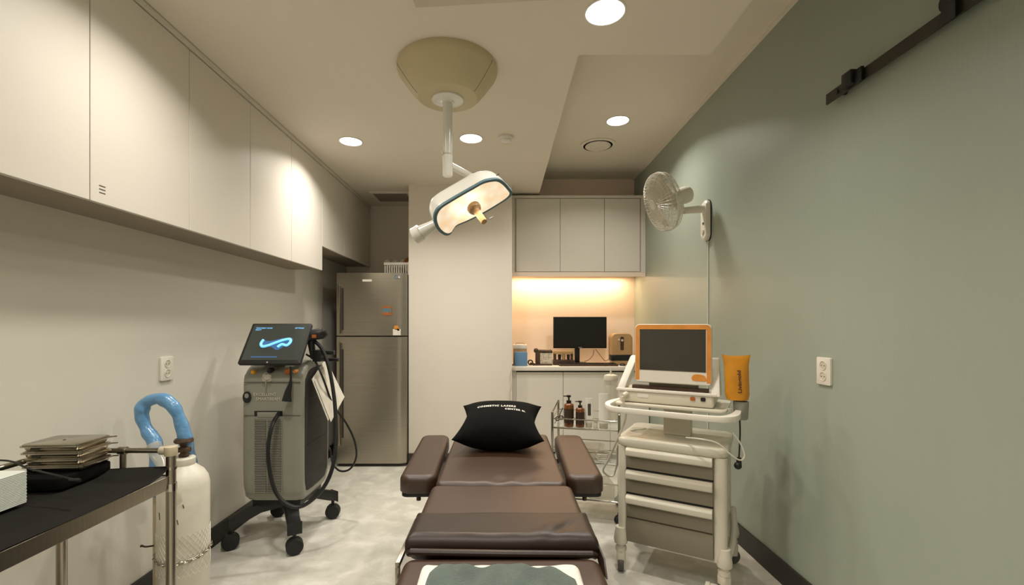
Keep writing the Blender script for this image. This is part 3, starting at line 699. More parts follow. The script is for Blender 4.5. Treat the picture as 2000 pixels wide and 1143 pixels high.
# document hung on the machine side
q = [P(634, 704, 2.86), P(609, 741, 2.68), P(641, 822, 2.70), P(668, 773, 2.90)]
ppr = thing('hanging_document', 'white paper sheets hanging tilted on the black side of the laser machine', 'document', q[2])
nn = (q[2]-q[0]).cross(q[1]-q[0]).normalized()*.0015
def sheet(q): return MB().faces([p for p in q]+[p+nn for p in q], [(0, 1, 2, 3), (7, 6, 5, 4), (0, 4, 5, 1), (1, 5, 6, 2), (2, 6, 7, 3), (3, 7, 4, 0)])
obj('sheet', sheet(q), 'paper', ppr)
q2 = [p+Vector((.012, .012, -.01)) for p in q]; obj('sheet', sheet(q2), 'paper', ppr)
b = MB()
for k in range(7):
    a_ = q[0].lerp(q[1], .2)+(q[2]-q[1])*(.12+.11*k); c_ = q[0].lerp(q[1], .8)+(q[2]-q[1])*(.12+.11*k)
    b.tube([a_-nn*1.2, c_-nn*1.2], .0012, 4)
obj('print_lines', b, 'offwhite', ppr, kind='stuff')

# ------------------------------------------------------------------ gas cylinder, stand, hose
gx, gy, gr = -1.385, 1.98, .097
t = thing('gas_cylinder', 'worn white gas cylinder with rusty valve behind the steel cart', 'gas cylinder', (gx, gy, 0))
X = Matrix.Translation((gx, gy, 0)); sh = P(0, 915, gy).z
obj('tank', MB().lathe([(gr-.02, 0), (gr, .015), (gr, sh-.07), (gr-.006, sh-.04), (gr-.022, sh-.012), (gr-.048, sh+.01), (.04, sh+.022), (.02, sh+.024)], 48, X), 'gas', t, smooth=60)
obj('neck_ring', MB().lathe([(.041, sh+.015), (.044, sh+.02), (.044, sh+.045), (.040, sh+.05), (.01, sh+.05)], 32, X), 'gas', t)
vz = sh+.05
vl = obj('valve', MB().lathe([(.018, vz-.002), (.02, vz+.01), (.013, vz+.018), (.013, vz+.05), (.016, vz+.055), (.016, vz+.062)], 20, X).cyl((gx-.05, gy-.02, vz+.032), (gx+.035, gy-.01, vz+.036), .011), 'rust', t, bevel=.001)
obj('handwheel', MB().lathe([(.012, vz+.062), (.034, vz+.064), (.038, vz+.07), (.034, vz+.08), (.012, vz+.082)], 14, X), 'rust', vl)
b = MB(); nrow = 16
for s in (-1, 1):
    for k in range(34):
        pts = []
        for j in range(17):
            a = 2*PI*k/34+s*j*.075; z = .225+j*.0105*1.05
            pts.append((gx+(gr+.0008)*math.cos(a), gy+(gr+.0008)*math.sin(a), z))
        b.tube(pts, .0010, 3)
obj('protective_net', b, 'white', t, kind='stuff')
b = MB()
for a, z, l in ((-2.0, .50, .03), (-1.2, .47, .02), (-1.0, .53, .015), (-1.6, .44, .012)):
    b.tube([(gx+(gr+.0005)*math.cos(a), gy+(gr+.0005)*math.sin(a), z), (gx+(gr+.0005)*math.cos(a+.04), gy+(gr+.0005)*math.sin(a+.04), z-l)], .0016, 5)
obj('rust_streaks', b, 'rust', t, kind='stuff')
st = thing('cylinder_stand', 'cream metal post with a hook beside the gas cylinder', 'stand', (P(307, 0, 2.0).x-.0, 2.02, 0))
px_ = (307-CX)*2.02/F
obj('post', MB().cyl((px_, 2.02, .02), (px_, 2.02, P(0, 962, 2.02).z), .016), 'cream_tube', st)
obj('foot', MB().lathe([(.05, 0), (.05, .012), (.02, .022)], 28, Matrix.Translation((px_, 2.02, 0))), 'cream_tube', st)
obj('hook', MB().tube(cat([(px_, 2.0, .31), (px_-.02, 1.98, .315), (px_-.03, 1.97, .325), (px_-.036, 1.975, .318)], 4), .004, 6), 'rust', st)
ch = thing('safety_chain', 'thin steel chain looped around the gas cylinder', 'chain', (gx, gy-gr, .30))
for k in range(26):
    a = math.radians(170+k*8.6); zc = .315-.028*math.sin(math.radians(k*7.2))
    rr_ = gr+.006; c = Vector((gx+rr_*math.cos(a), gy+rr_*math.sin(a), zc)); d = Vector((-math.sin(a), math.cos(a), 0)); nrm = Vector((math.cos(a), math.sin(a), 0)) if k % 2 else Vector((0, 0, 1))
    s_ = d.cross(nrm).normalized()
    pts = [c+d*.011*math.cos(q)+s_*.006*math.sin(q) for q in [2*PI*i/10 for i in range(10)]]
    obj('link', MB().tube(pts, .0018, 5, True), 'steel', ch)
hl = [(304, 962, 1.99), (304, 925, 1.95), (303, 868, 1.97), (288, 842, 1.98), (277, 812, 1.98), (284, 788, 1.98), (312, 779, 1.98), (338, 794, 1.98), (353, 825, 1.99), (364, 865, 2.0), (374, 905, 2.09)]
hc = cat([P(*q) for q in hl], 8)
b = MB().tube(hc, [.026*(1+.05*math.sin(i*.9)+.09*math.sin(i*.37+1)) for i in range(len(hc))], 16)
bh = thing('wrapped_hose', 'thick hose wrapped in blue film arching above the gas cylinder', 'hose', hc[0])
obj('blue_wrap', b, 'blue', bh, smooth=70)
obj('clear_sleeve', MB().tube([P(300, 872, 1.94), P(318, 905, 1.90), P(324, 945, 1.86)], [.03, .026, .022], 12), 'clear', bh)
tg = obj('hang_tag', MB().faces([P(322, 958, 1.87), P(346, 948, 1.87), P(356, 980, 1.865), P(331, 1000, 1.865)], [(0, 1, 2, 3)]), 'clear', None, loc=P(345, 985, 1.87))
bmesh_tmp = bmesh.new(); bmesh_tmp.from_mesh(tg.data); bmesh.ops.solidify(bmesh_tmp, geom=bmesh_tmp.faces[:], thickness=.002); bmesh_tmp.to_mesh(tg.data); bmesh_tmp.free()
tag(tg, 'clear plastic tag hanging in front of the gas cylinder', 'tag')

# ------------------------------------------------------------------ steel cart (lower left)
t = thing('instrument_cart', 'stainless steel instrument cart with tube posts at the lower left', 'cart', (-1.27, 1.0, 0))
cx0, cx1, cy0, cy1 = -1.452, -1.092, .12, 1.50; zsft = .785
b = MB().box(cx0, cx1, cy0, cy1, zsft-.004, zsft)
obj('shelf', b, 'steel', t)
b = MB().box(cx1-.006, cx1+.004, cy0+.01, cy1-.01, zsft-.042, zsft+.002).box(cx0-.004, cx0+.006, cy0+.01, cy1-.01, zsft-.042, zsft+.002).box(cx0, cx1, cy1-.006, cy1+.004, zsft-.042, zsft+.002).box(cx0, cx1, cy0-.004, cy0+.006, zsft-.042, zsft+.002)
obj('shelf_apron', b, 'steel', t, bevel=.001, seg=1)
obj('lower_shelf', MB().box(cx0, cx1, cy0, cy1, .20, .22), 'steel', t)
for x, y in ((cx1, cy1), (cx0, cy1), (cx1, cy0), (cx0, cy0)):
    zt = .862
    pp = obj('leg', MB().cyl((x, y, .05), (x, y, zt), .0145, n=24), 'steel', t)
    obj('collar', MB().cyl((x, y, zsft-.05), (x, y, zsft-.025), .017, n=24).cyl((x, y, zsft+.02), (x, y, zsft+.03), .017, n=24), 'chrome', pp)
    caster(x, y, .035, .026, .08, t, .3)
zr_ = .862; yr = cy1
fit = MB().cyl((cx1, yr, zr_-.012), (cx1, yr, zr_+.018), .019, n=20).cyl((cx1-.035, yr, zr_+.004), (cx1, yr, zr_+.004), .0135)
obj('corner_fitting', fit, 'cream_tube', t, bevel=.002)
obj('corner_fitting', MB().cyl((cx0, yr, zr_-.012), (cx0, yr, zr_+.018), .019, n=20), 'cream_tube', t, bevel=.002)
obj('end_rail', MB().cyl((cx0, yr, zr_+.004), (cx1, yr, zr_+.004), .0085), 'steel', t)
obj('rail_support', MB().cyl((-1.25, yr, zsft), (-1.25, yr, zr_+.004), .009).cyl((-1.262, yr, zr_+.004), (-1.238, yr, zr_+.004), .0125), 'steel', t)
obj('back_rail', MB().cyl((cx0, cy0, zr_+.004), (cx0, cy1, zr_+.004), .0085), 'steel', t)
def mf(u, v):
    x = cx0+.012+u*(cx1-cx0-.006); y = cy0+.02+v*(cy1-cy0-.03)
    z = zsft+.0055+.0015*math.sin(x*30)*math.sin(y*17)
    e = max(0, y-(cy1-.10))/.09; z += .020*e*e*(.6+.8*u)
    if u > .97: z -= .001
    return Vector((x, y, z))
b = MB().grid(24, 60, mf); bmesh.ops.solidify(b.bm, geom=b.bm.faces[:], thickness=.005)
tag(obj('rubber_mat', b, 'mat', loc=(-1.27, .8, zsft)), 'charcoal mat covering the steel cart top, curling up at its far end', 'mat')
zm = zsft+.0135
# trays
qa = math.radians(8)
tA, tB, tC = Vector((-1.455, 1.370, 0)), Vector((-1.272, 1.362, 0)), Vector((-1.300, 1.49, 0))
ang = math.radians(-2)
def tray():
    t = thing('steel_tray', '', 'tray', (0, 0, 0), 0, 'stacked steel trays')
    w_, d_, h_ = .178, .132, .0195
    b = MB().prism(rrect(w_-.014, d_-.014, .012), 0, h_-.004, levels=[(0, .93), (.003, .97), (h_-.008, 1.0)])
    obj('basin', b, 'tray', t, world=False)
    b = MB(); o_ = rrect(w_, d_, .014); i_ = rrect(w_-.018, d_-.018, .010); n = len(o_)
    vs_ = [(x, y, h_-.008) for x, y in i_]+[(x, y, h_-.007) for x, y in o_]+[(x, y, h_-.003) for x, y in o_]+[(x, y, h_-.002) for x, y in i_]
    b.faces(vs_, [(l*n+i, l*n+(i+1) % n, ((l+1) % 4)*n+(i+1) % n, ((l+1) % 4)*n+i) for l in range(4) for i in range(n)])
    obj('rim', b, 'tray', t, world=False)
    obj('lid', MB().prism(rrect(w_-.008, d_-.008, .012), 0, 0, levels=[(h_-.002, 1), (h_, 1), (h_+.0015, .96)]), 'tray', t, world=False)
    obj('lid_hole', MB().lathe([(.004, h_+.0015), (.004, h_+.0022)], 14, Matrix.Translation((-.005, -.005, 0))), 'gap', t, world=False)
    b = MB().prism([(.014*math.cos(PI*i/10), .014*math.sin(PI*i/10)) for i in range(11)], 0, .0012, frame((-.04, -d_/2+.004, .004), (1, 0, 0), (0, 0, 1), (0, -1, 0)))
    b.box(-.02, .07, -d_/2+.003, -d_/2+.0055, .010, .014)
    obj('cutout', b, 'gap', t, world=False)
    obj('pin', MB().cyl((w_/2-.004, d_/2-.004, h_-.006), (w_/2+.010, d_/2, h_-.006), .0022), 'tray', t, world=False)
    return t
tr0 = tray()
labs = ['steel tray at the bottom of the stack, resting on the black case', 'second steel tray from the bottom of the stack', 'third steel tray from the bottom of the stack, just below the top one', 'steel tray on top of the stack with a small hole in its lid']
stack_c = Vector((-1.372, 1.437, 0))
zcase = zsft+.049
for k in range(4):
    o = tr0 if k == 0 else copy_tree(tr0)
    o.location = (stack_c.x+random.uniform(-.004, .004)+(.008-.003*k), stack_c.y+random.uniform(-.003, .003), zcase+.0005+k*.0212)
    o.rotation_euler = (0, 0, math.radians(4+random.uniform(-1.5, 1.5))); o['label'] = labs[k]
# paper towels
tw = thing('paper_towel_stack', 'stack of pale green folded paper towels at the left picture edge', 'paper towels', (-1.38, 1.10, zm))
for k in range(20):
    obj('towel_sheet', MB().box(-1.445, -1.29, .95+.0006*(k % 3), 1.235+.001*(k % 2), zm+.0005+k*.0043, zm+.0005+k*.0043+.0038), 'tissue', tw, bevel=.0008, seg=1)
bxx = obj('instrument_case', MB().prism(rrect(.185, .185, .02, cx=-1.375, cy=1.41), zm, zcase), 'blackmatte', loc=(-1.375, 1.41, zm), bevel=.005)
tag(bxx, 'low black case under the stacked steel trays', 'case')
# black cable draped in front
cb = cat([P(-30, 899, 1.30), P(20, 901, 1.29), P(55, 915, 1.27), P(100, 926, 1.24), P(150, 938, 1.22)], 6)
for p in cb: p.z = max(p.z, zm+.004)
cbl = thing('black_cable', 'thin black cable with plug lying over the box and mat', 'cable', cb[-1])
obj('wire', MB().tube(cb, .0028, 6), 'black', cbl)
obj('plug', MB().tube([cb[-1]-Vector((.02, 0, 0)), cb[-1], cb[-1]+Vector((.012, -.002, 0))], [.004, .0055, .004], 8), 'black', cbl)

# ------------------------------------------------------------------ treatment bed
ZP = .62
t = thing('treatment_bed', 'brown leather treatment bed with two side arm pads in the centre of the room', 'treatment bed', (0, 1.75, 0))
wr = lambda u, v, d: -.004*math.exp(-((v+.93)/.10)**2)*(1+math.sin(u*14+2))*math.exp(-((u-.1)/.5)**2)+.004*(1-u*u)*(1-v*v)
hp_ = obj('head_pad', MB().pad(-.282, .272, 1.905, 2.76, ZP-.075, ZP, .022, .03, extra=wr, nx=56, ny=50), 'leather', t, smooth=60)
for s, nm in ((-1, 'left'), (1, 'right')):
    R4 = Matrix.Translation((s*.385-.003, 2.385, 0)) @ Matrix.Rotation(-s*math.radians(-2.2) if False else s*math.radians(-2.2), 4, 'Z')
    ap = obj('arm_pad', MB().pad(-.083, .083, -.385, .385, ZP-.085, ZP-.005, .026, .05, M4=R4), 'leather', t, smooth=60)
    obj('arm_board', MB().prism(rrect(.15, .74, .03), ZP-.103, ZP-.086, R4), 'black', t, bevel=.002)
    obj('arm_bolt', MB().cyl(R4 @ Vector((-s*.0, -.345, ZP-.125)), R4 @ Vector((-s*.0, -.345, ZP-.103)), .010), 'rust', t)
seat_x = lambda u, v, d: .004*(1-u*u)*(1-v*v)
obj('seat_pad', MB().pad(-.292, .287, 1.415, 1.885, ZP-.075, ZP, .024, .03, extra=seat_x), 'leather', t, smooth=60)
def cov(u, v, d):
    z = .0010*math.sin(u*5+v*2)
    z += .006*math.exp(-((u-.62-.25*v)/.09)**2)*math.exp(-((v+.35)/.5)**2)-.005*math.exp(-((u-.75-.25*v)/.07)**2)*math.exp(-((v+.35)/.5)**2)
    z += .0018*math.exp(-((v+.75)/.09)**2)*(.6+.5*math.sin(u*13))
    z += .004*math.exp(-((v-.93)/.05)**2)
    return z
obj('seat_cover', MB().pad(-.302, .299, 1.398, 1.60, ZP-.045, ZP+.010, .032, .012, extra=cov, nx=60, ny=40), 'leather_dark', t, smooth=60)
obj('seat_piping', MB().tube([(-.285, 1.396, ZP-.040), (-.28, 1.388, ZP-.032), (0, 1.386, ZP-.036), (.275, 1.388, ZP-.040), (.285, 1.396, ZP-.048)], .011, 10), 'leather_dark', t)
obj('cover_corner', MB().faces([(.296, 1.56, ZP-.02), (.303, 1.36, ZP-.04), (.300, 1.315, ZP-.075), (.292, 1.36, ZP-.07), (.301, 1.56, ZP-.02), (.308, 1.36, ZP-.04), (.305, 1.315, ZP-.075), (.297, 1.36, ZP-.07)],
    [(0, 1, 2, 3), (7, 6, 5, 4), (0, 4, 5, 1), (1, 5, 6, 2), (2, 6, 7, 3), (3, 7, 4, 0)]), 'leather_dark', t)
ZL = .572
obj('leg_pad', MB().pad(-.298, .296, .72, 1.392, ZL-.075, ZL, .026, .035, extra=seat_x), 'leather', t, smooth=60)
obj('frame', MB().box(-.25, .25, .80, 2.68, ZP-.13, ZP-.10).box(-.22, -.18, 1.0, 2.6, ZP-.18, ZP-.13).box(.18, .22, 1.0, 2.6, ZP-.18, ZP-.13).box(-.42, .42, 2.1, 2.15, ZP-.118, ZP-.105).box(-.42, .42, 2.55, 2.60, ZP-.118, ZP-.105), 'black', t, bevel=.003)
obj('side_rail', MB().box(-.318, -.305, 1.35, 1.66, ZP-.062, ZP-.045).box(-.318, -.305, 1.35, 1.362, ZP-.11, ZP-.062).box(-.318, -.24, 1.35, 1.375, ZP-.125, ZP-.108), 'steel', t, bevel=.001)
obj('side_bracket', MB().box(-.335, -.24, 1.21, 1.262, ZL-.115, ZL-.085).cyl((-.325, 1.235, ZL-.112), (-.325, 1.235, ZL-.085), .026), 'mach2', t, bevel=.004)
obj('column', MB().box(-.14, .14, 1.5, 2.2, .10, ZP-.13), 'mach2', t, bevel=.01)
obj('base_plate', MB().prism(rrect(.42, 1.3, .05, cy=1.8), 0, .10), 'mach2', t, bevel=.015)

# cushion
def cush():
    hw = .235; yaw = math.radians(-3); c0 = Vector((-.012, 2.50, .742))
    def pin(u, v):   # square with pinched sides
        x = u*hw*(1-.20*(1-v*v)*abs(u)**3); y = v*hw*.93*(1-.13*(1-u*u)*abs(v)**3)
        return x, y
    def surf(u, v, s):
        x, y = pin(u, v); th = ((1-abs(u)**2.6)*(1-abs(v)**2.6))**.55
        up = .092 if s > 0 else .11
        z = .19*y+s*up*th+(.012*abs(u)**3*(v > 0)*v)
        q = Matrix.Rotation(yaw, 4, 'Z') @ Vector((x, y, z))+c0
        q.z = max(q.z, ZP+.003)
        return q
    return surf
surf = cush()
def ss(t_): return -math.cos(PI*t_)
b = MB().grid(44, 44, lambda a, c: surf(ss(a), ss(c), 1)).grid(44, 44, lambda a, c: surf(ss(a), ss(c), -1))
bmesh.ops.remove_doubles(b.bm, verts=b.bm.verts[:], dist=.0004)
cu = thing('cushion', 'black square cushion with white lettering at the head of the bed', 'cushion', (-.01, 2.5, ZP))
obj('cover', b, 'blackmatte', cu, smooth=80)
def lay(txt, size, u0, v0, du):
    mb = text_mb(txt, 1.0, 0, 'LEFT', 1.2, .035)
    bmesh.ops.subdivide_edges(mb.bm, edges=mb.bm.edges[:], cuts=1)
    xs = [v.co.x for v in mb.bm.verts]; x0, x1_ = min(xs), max(xs)
    for v in mb.bm.verts:
        u = u0+(v.co.x-x0)/(x1_-x0)*du; vv = v0+v.co.y*size
        v.co = surf(u, vv, 1)+Vector((0, -.0005, .0022))
    return mb
obj('lettering', lay('COSMETIC LASERS', .15, -.55, -.04, .92), 'white', cu)
obj('lettering', lay('CENTER N.', .12, .12, -.22, .50), 'white', cu)

# towel and cloth on the leg pad
def tw_f(x0, x1, y0, y1, z, th, amp):
    def f(u, v, d): return amp*(math.sin(u*7+v*2)*.5+math.sin(u*17)*.25+.3*math.sin(v*9))
    return MB().pad(x0, x1, y0, y1, z, z+th, th*.45, .02, extra=f, nx=50, ny=30)
tag(obj('towel', tw_f(-.222, .212, .90, 1.262, ZL+.003, .045, .004), 'towel', loc=(0, 1.1, ZL), smooth=70), 'folded white towel on the near end of the bed', 'towel')
def gc(u, v):
    x = -.19+u*.375; y = 1.240-(.012*math.sin(u*7.5)**2+.010*u+.004*math.sin(u*19))*(1-v)-.33*v
    if u < .15: y -= ((.15-u)/.15)**2*.05*(1-v)
    if u > .8: y -= ((u-.8)/.2)**2*.06*(1-v)
    z = ZL+.060+.006*math.sin(u*13+v*5)+.003*math.sin(u*31+v*9)
    return Vector((x, y, z))
b = MB().grid(60, 30, gc); bmesh.ops.solidify(b.bm, geom=b.bm.faces[:], thickness=.006)
tag(obj('face_cloth', b, 'greycloth', loc=(0, 1.08, ZL+.05), smooth=70), 'grey green cloth lying rumpled over the white towel', 'cloth')

# ------------------------------------------------------------------ chrome trolley
RZ = math.radians(-14); To = Vector((.332, 3.02, 0)); TW, TD = .43, .33
t = thing('chrome_trolley', 'chrome wire trolley with glass shelves between the bed and the drawer trolley', 'trolley', To, RZ)
TM = MATS[t.name]
for x, y in ((0, 0), (TW, 0), (TW, TD), (0, TD)):
    zt = .70 if y == 0 else .725
    obj('post', MB().cyl((x, y, .07), (x, y, zt), .0085).sphere((x, y, zt), .0085), 'chrome', t, world=False)
    caster(x, y, .031, .02, .08, t, .6, world=False)
b = MB()
for z in (.60, .38, .14):
    nm = obj('shelf_frame', MB().tube([(0, 0, z), (TW, 0, z), (TW, TD, z), (0, TD, z)], .006, 8, True), 'chrome', t, world=False)
    obj('shelf_glass', MB().box(.004, TW-.004, .004, TD-.004, z-.002, z+.003), 'glass', t, world=False)
for z in (.66, .45):
    obj('guard_rail', MB().tube([(0, 0, z), (TW, 0, z), (TW, TD, z), (0, TD, z)], .0045, 8, True), 'chrome', t, world=False)
obj('top_handle', MB().tube([(0, 0, .70), (0, TD, .725)], .006, 8), 'chrome', t, world=False)
zS = .603
def T(x, y, z=0): return TM @ Vector((x, y, z))
def pump(px, w_, ytop, ybot_z, label, ly):
    # px -> local x on the trolley at local depth ly
    lo, hi = 0, TW
    for _ in range(40):
        m_ = (lo+hi)/2; q = T(m_, ly)
        if CX+F*q.x/q.y < px: lo = m_
        else: hi = m_
    c = T(m_, ly, zS); ztop = H-(ytop-CY)*c.y/F; h = ztop-zS; r = w_/2*c.y/F
    t = thing('pump_bottle', label, 'bottle', c)
    X = Matrix.Translation(c)
    obj('body', MB().lathe([(r*.9, 0), (r, .006), (r, h*.68), (r*.92, h*.715), (r*.45, h*.745), (r*.42, h*.77)], 28, X), 'amber', t, smooth=50)
    obj('label_band', MB().lathe([(r*1.012, h*.12), (r*1.012, h*.58)], 28, X, caps=False), 'labelbrown', t)
    obj('pump', MB().lathe([(r*.5, h*.75), (r*.5, h*.83), (r*.18, h*.835), (r*.18, h*.93), (r*.42, h*.94), (r*.42, h)], 20, X).box(-.006-r*.9, 0, -.005, .005, h*.955, h*.985, X), 'black', t)
    return m_
pump(1111, 19, 772, 833, 'taller amber pump bottle at the left of the trolley shelf', .05)
pump(1133, 17, 783, 834, 'shorter amber pump bottle beside the taller one on the trolley', .05)
def lx_of(px, ly):
    lo, hi = -.1, TW+.1
    for _ in range(40):
        m_ = (lo+hi)/2; q = T(m_, ly)
        if CX+F*q.x/q.y < px: lo = m_
        else: hi = m_
    return m_
def tubeb(px, w_, ytop, label, ly, m_='brightwhite'):
    c = T(lx_of(px, ly), ly, zS); h = H-(ytop-CY)*c.y/F-zS; r = w_/2*c.y/F
    t = thing('squeeze_tube', label, 'tube', c)
    X = Matrix.Translation(c)
    vs_ = []; n = 28; prof = [(r*.75, 0, 1), (r*.8, h*.14, 1), (r*.82, h*.145, 1), (r*.95, h*.3, .8), (r*1.0, h*.97, .12), (r*1.05, h, .1)]
    b = MB()
    for R_, z, k in prof: vs_ += [(R_*math.cos(2*PI*i/n), R_*k*math.sin(2*PI*i/n), z) for i in range(n)]
    fs = [(l*n+i, l*n+(i+1) % n, (l+1)*n+(i+1) % n, (l+1)*n+i) for l in range(2, len(prof)-1) for i in range(n)]+[tuple((len(prof)-1)*n+i for i in range(n))]
    b.faces(vs_, fs, X); bmesh.ops.delete(b.bm, geom=[v for v in b.bm.verts if not v.link_faces], context='VERTS')
    obj('tube_body', b, m_, t)
    obj('cap', MB().lathe([(r*.75, 0), (r*.8, .003), (r*.8, h*.14), (r*.7, h*.145)], 28, X), 'offwhite', t)
    return t, c, h, r
t_, c_, h_, r_ = tubeb(1150, 16, 778, 'white squeeze tube with a dark label on the trolley shelf', .06)
obj('label', MB().box(-.010, .010, -r_*.72, -r_*.68+.002, h_*.42, h_*.82, Matrix.Translation(c_)), 'vent', t_)
tubeb(1179, 20, 769, 'larger plain white squeeze tube at the right of the trolley shelf', .05)
c = T(lx_of(1163, .04), .04, zS); jar = thing('small_jar', 'small clear jar between the two white tubes', 'jar', c)
obj('glass_wall', MB().lathe([(.014, 0), (.016, .004), (.016, .036), (.012, .042)], 20, Matrix.Translation(c)), 'clear', jar)
obj('lid', MB().lathe([(.0165, .036), (.0165, .05), (.014, .052)], 20, Matrix.Translation(c)), 'offwhite', jar)
c = T(.375, .262, zS); h = H-(731-CY)*c.y/F-zS
cn = thing('canister', 'clear ribbed plastic canister with white lid behind the scanner handle', 'canister', c)
X = Matrix.Translation(c)
obj('vessel', MB().lathe([(.043, 0), (.047, .006), (.047, h*.35), (.044, h*.37), (.047, h*.39), (.047, h*.74), (.043, h*.78), (.046, h*.8), (.046, h*.88)], 36, X), 'clear', cn)
obj('lid', MB().lathe([(.050, h*.88), (.050, h*.93), (.044, h*.98), (.02, h)], 36, X), 'offwhite', cn)
obj('spout', MB().cyl(c+Vector((0, 0, h)), c+Vector((0, 0, h+.035)), .007), 'offwhite', cn)
c = T(.20, .16, .383); bs = thing('plastic_basin', 'translucent plastic basin on the middle trolley shelf', 'basin', c, RZ)
obj('basin_wall', MB().prism(rrect(.26, .2, .03), 0, .07, levels=[(0, .88), (.004, .9), (.065, 1), (.07, 1.04), (.068, 1.0), (.01, .88)]), 'clear', bs, world=False)
cc = T(TW-.10, .06, .385); ct_ = thing('coiled_tube', 'coiled white medical tube on the right of the middle trolley shelf', 'tube', cc)
pts = []
for i in range(90): a = i*.32; pts.append(cc+Vector(((.045+.004*math.sin(i*.5))*math.cos(a), (.045)*math.sin(a), .006+i*.0006)))
obj('coil', MB().tube(pts, .0042, 6), 'white', ct_)
c = T(.30, .12, .143); sb_ = obj('storage_box', MB().prism(rrect(.17, .2, .02), 0, .09, Matrix.Translation(c)), 'clear', loc=c, bevel=.004)
tag(sb_, 'clear lidded box on the bottom trolley shelf', 'box')
# orange handled scissors hung on the rail
c = T(.02, .12, .62); scs = thing('scissors', 'scissors with brown handles leaning in the left corner of the trolley shelf', 'scissors', c)
obj('grips', MB().torus(c+Vector((0, 0, .015)), (0, 1, .2), .014, .004, 16, 6).torus(c+Vector((.024, 0, .022)), (0, 1, .2), .014, .004, 16, 6), 'rust', scs)
obj('blades', MB().tube([c+Vector((.01, 0, .03)), c+Vector((.035, 0, .09))], .004, 6), 'steel', scs)

# ------------------------------------------------------------------ drawer trolley
UZ = math.radians(-29.9); Uo = Vector((.603, 2.372, 0)); UW, UD = .51, .40
t = thing('drawer_trolley', 'white four wheeled drawer trolley carrying the scanner', 'trolley', Uo, UZ)
UM = MATS[t.name]
def U(x, y, z=0): return UM @ Vector((x, y, z))
def ub(name, mb, m_, p, **k): return obj(name, mb, m_, p, world=False, **k)
ZT_ = .700
ub('top_board', MB().prism(rrect(UW+.015, UD+.02, .045, cx=UW/2, cy=UD/2), 0, 0, levels=[(ZT_-.048, .965), (ZT_-.036, .995), (ZT_-.010, 1), (ZT_-.002, .985), (ZT_, .965)]), 'trol', t, smooth=60)
ub('body', MB().box(.035, UW-.045, .012, UD-.02, .17, ZT_-.048), 'drawer', t)
for x, w_, y, d_ in ((.020, .044, .02, .04), (UW-.028, .060, .03, .07), (.022, .036, UD-.03, .04), (UW-.030, .052, UD-.045, .07)):
    ub('post', MB().prism(rrect(w_, d_, min(w_, d_)*.42, 5, cx=x, cy=y), .16, ZT_-.046), 'trol', t, smooth=50)
zz = [.669-.010, .541, .415, .289]
for i in range(3):
    zt, zb = zz[i]-.006, zz[i+1]+.004
    d = ub('drawer', MB().box(.044, UW-.060, .002, .03, zb, zt-.040), 'drawer', t, bevel=.002)
    ub('handle', MB().prism([(0, 0), (-.022, -.004), (-.030, -.014), (-.030, -.038), (-.024, -.044), (-.016, -.040), (0, -.040)], .044, UW-.061, frame((0, .006, zt), (0, 1, 0), (0, 0, 1), (1, 0, 0))), 'trol', d, bevel=.002)
    ub('shadow_gap', MB().box(.042, UW-.058, .006, .012, zt-.001, zt+.008), 'black', t)
ub('front_panel', MB().box(.042, UW-.058, .0, .012, .165, zz[3]-.004), 'drawer', t, bevel=.002)
for x, y, a in ((.012, .012, 1.83), (UW-.012, .015, .9), (.02, UD-.02, .4), (UW-.0, UD-.02, .4)):
    ub('caster_mount', MB().lathe([(.026, .23), (.032, .195), (.036, .165), (.033, .148), (.022, .144), (.022, .130), (.028, .126), (.028, .11), (.01, .108)], 24, Matrix.Translation((x, y, 0)), sx=1, sy=1.1), 'trol', t, smooth=50)
    c = ub('caster', MB().prism(rrect(.056, .046, .016), .045, .112, Matrix.Translation((x, y, 0)) @ Matrix.Rotation(a, 4, 'Z')), 'trol', t, bevel=.005)
    dd = Vector((-math.sin(a), math.cos(a), 0))
    ub('wheel', MB().lathe([(.02, -.015), (.036, -.015), (.04, -.008), (.04, .008), (.036, .015), (.02, .015)], 28, Matrix.Translation(Vector((x, y, .04))) @ rot_to(dd)), 'vent', c)
ub('brake_pedal', MB().box(UW-.075, UW-.02, -.045, .0, .05, .062).box(UW-.09, UW-.07, -.05, -.005, .055, .068), 'trol', t, bevel=.003)
ub('skirt', MB().tube(cat([(UW-.004, .03, .17), (UW+.012, .12, .19), (UW+.016, .25, .24), (UW+.006, UD-.03, .30)], 5), .016, 10), 'trol', t)
ub('pillar', MB().box(.195, .330, .17, .25, ZT_, .87), 'trol', t, bevel=.006)
ub('platform', MB().prism(rrect(.52, .36, .03, cx=.25, cy=.15), .868, .882), 'trol', t, bevel=.003)
# handle loop (flat U band)
pts = cat([(-.01, .10, .872), (-.035, .02, .868), (-.04, -.04, .862), (-.01, -.085, .858), (.06, -.095, .856), (.25, -.10, .856), (.44, -.10, .856), (.51, -.085, .858), (.545, -.03, .862), (.555, .06, .87)], 5)
b = MB(); k = len(pts); vs_ = []
for i, p in enumerate(pts):
    a_ = pts[max(0, i-1)]; c_ = pts[min(k-1, i+1)]; d = (c_-a_).normalized(); nn = Vector((-d.y, d.x, 0)).normalized()
    wl = .010*math.exp(-((i-6)/6)**2)+.012*math.exp(-((i-k+8)/6)**2)
    for s, z in ((-.010-wl, -.014), (.006+wl, -.014), (.006+wl, .013), (-.010-wl, .013)): vs_.append(p+nn*s+Vector((0, 0, z)))
fs = [(0, 3, 2, 1), ((k-1)*4, (k-1)*4+1, (k-1)*4+2, (k-1)*4+3)]
for i in range(k-1):
    for j in range(4): fs.append((i*4+j, i*4+(j+1) % 4, (i+1)*4+(j+1) % 4, (i+1)*4+j))
b.faces(vs_, fs); ub('push_handle', b, 'white', t, bevel=.002, smooth=50)
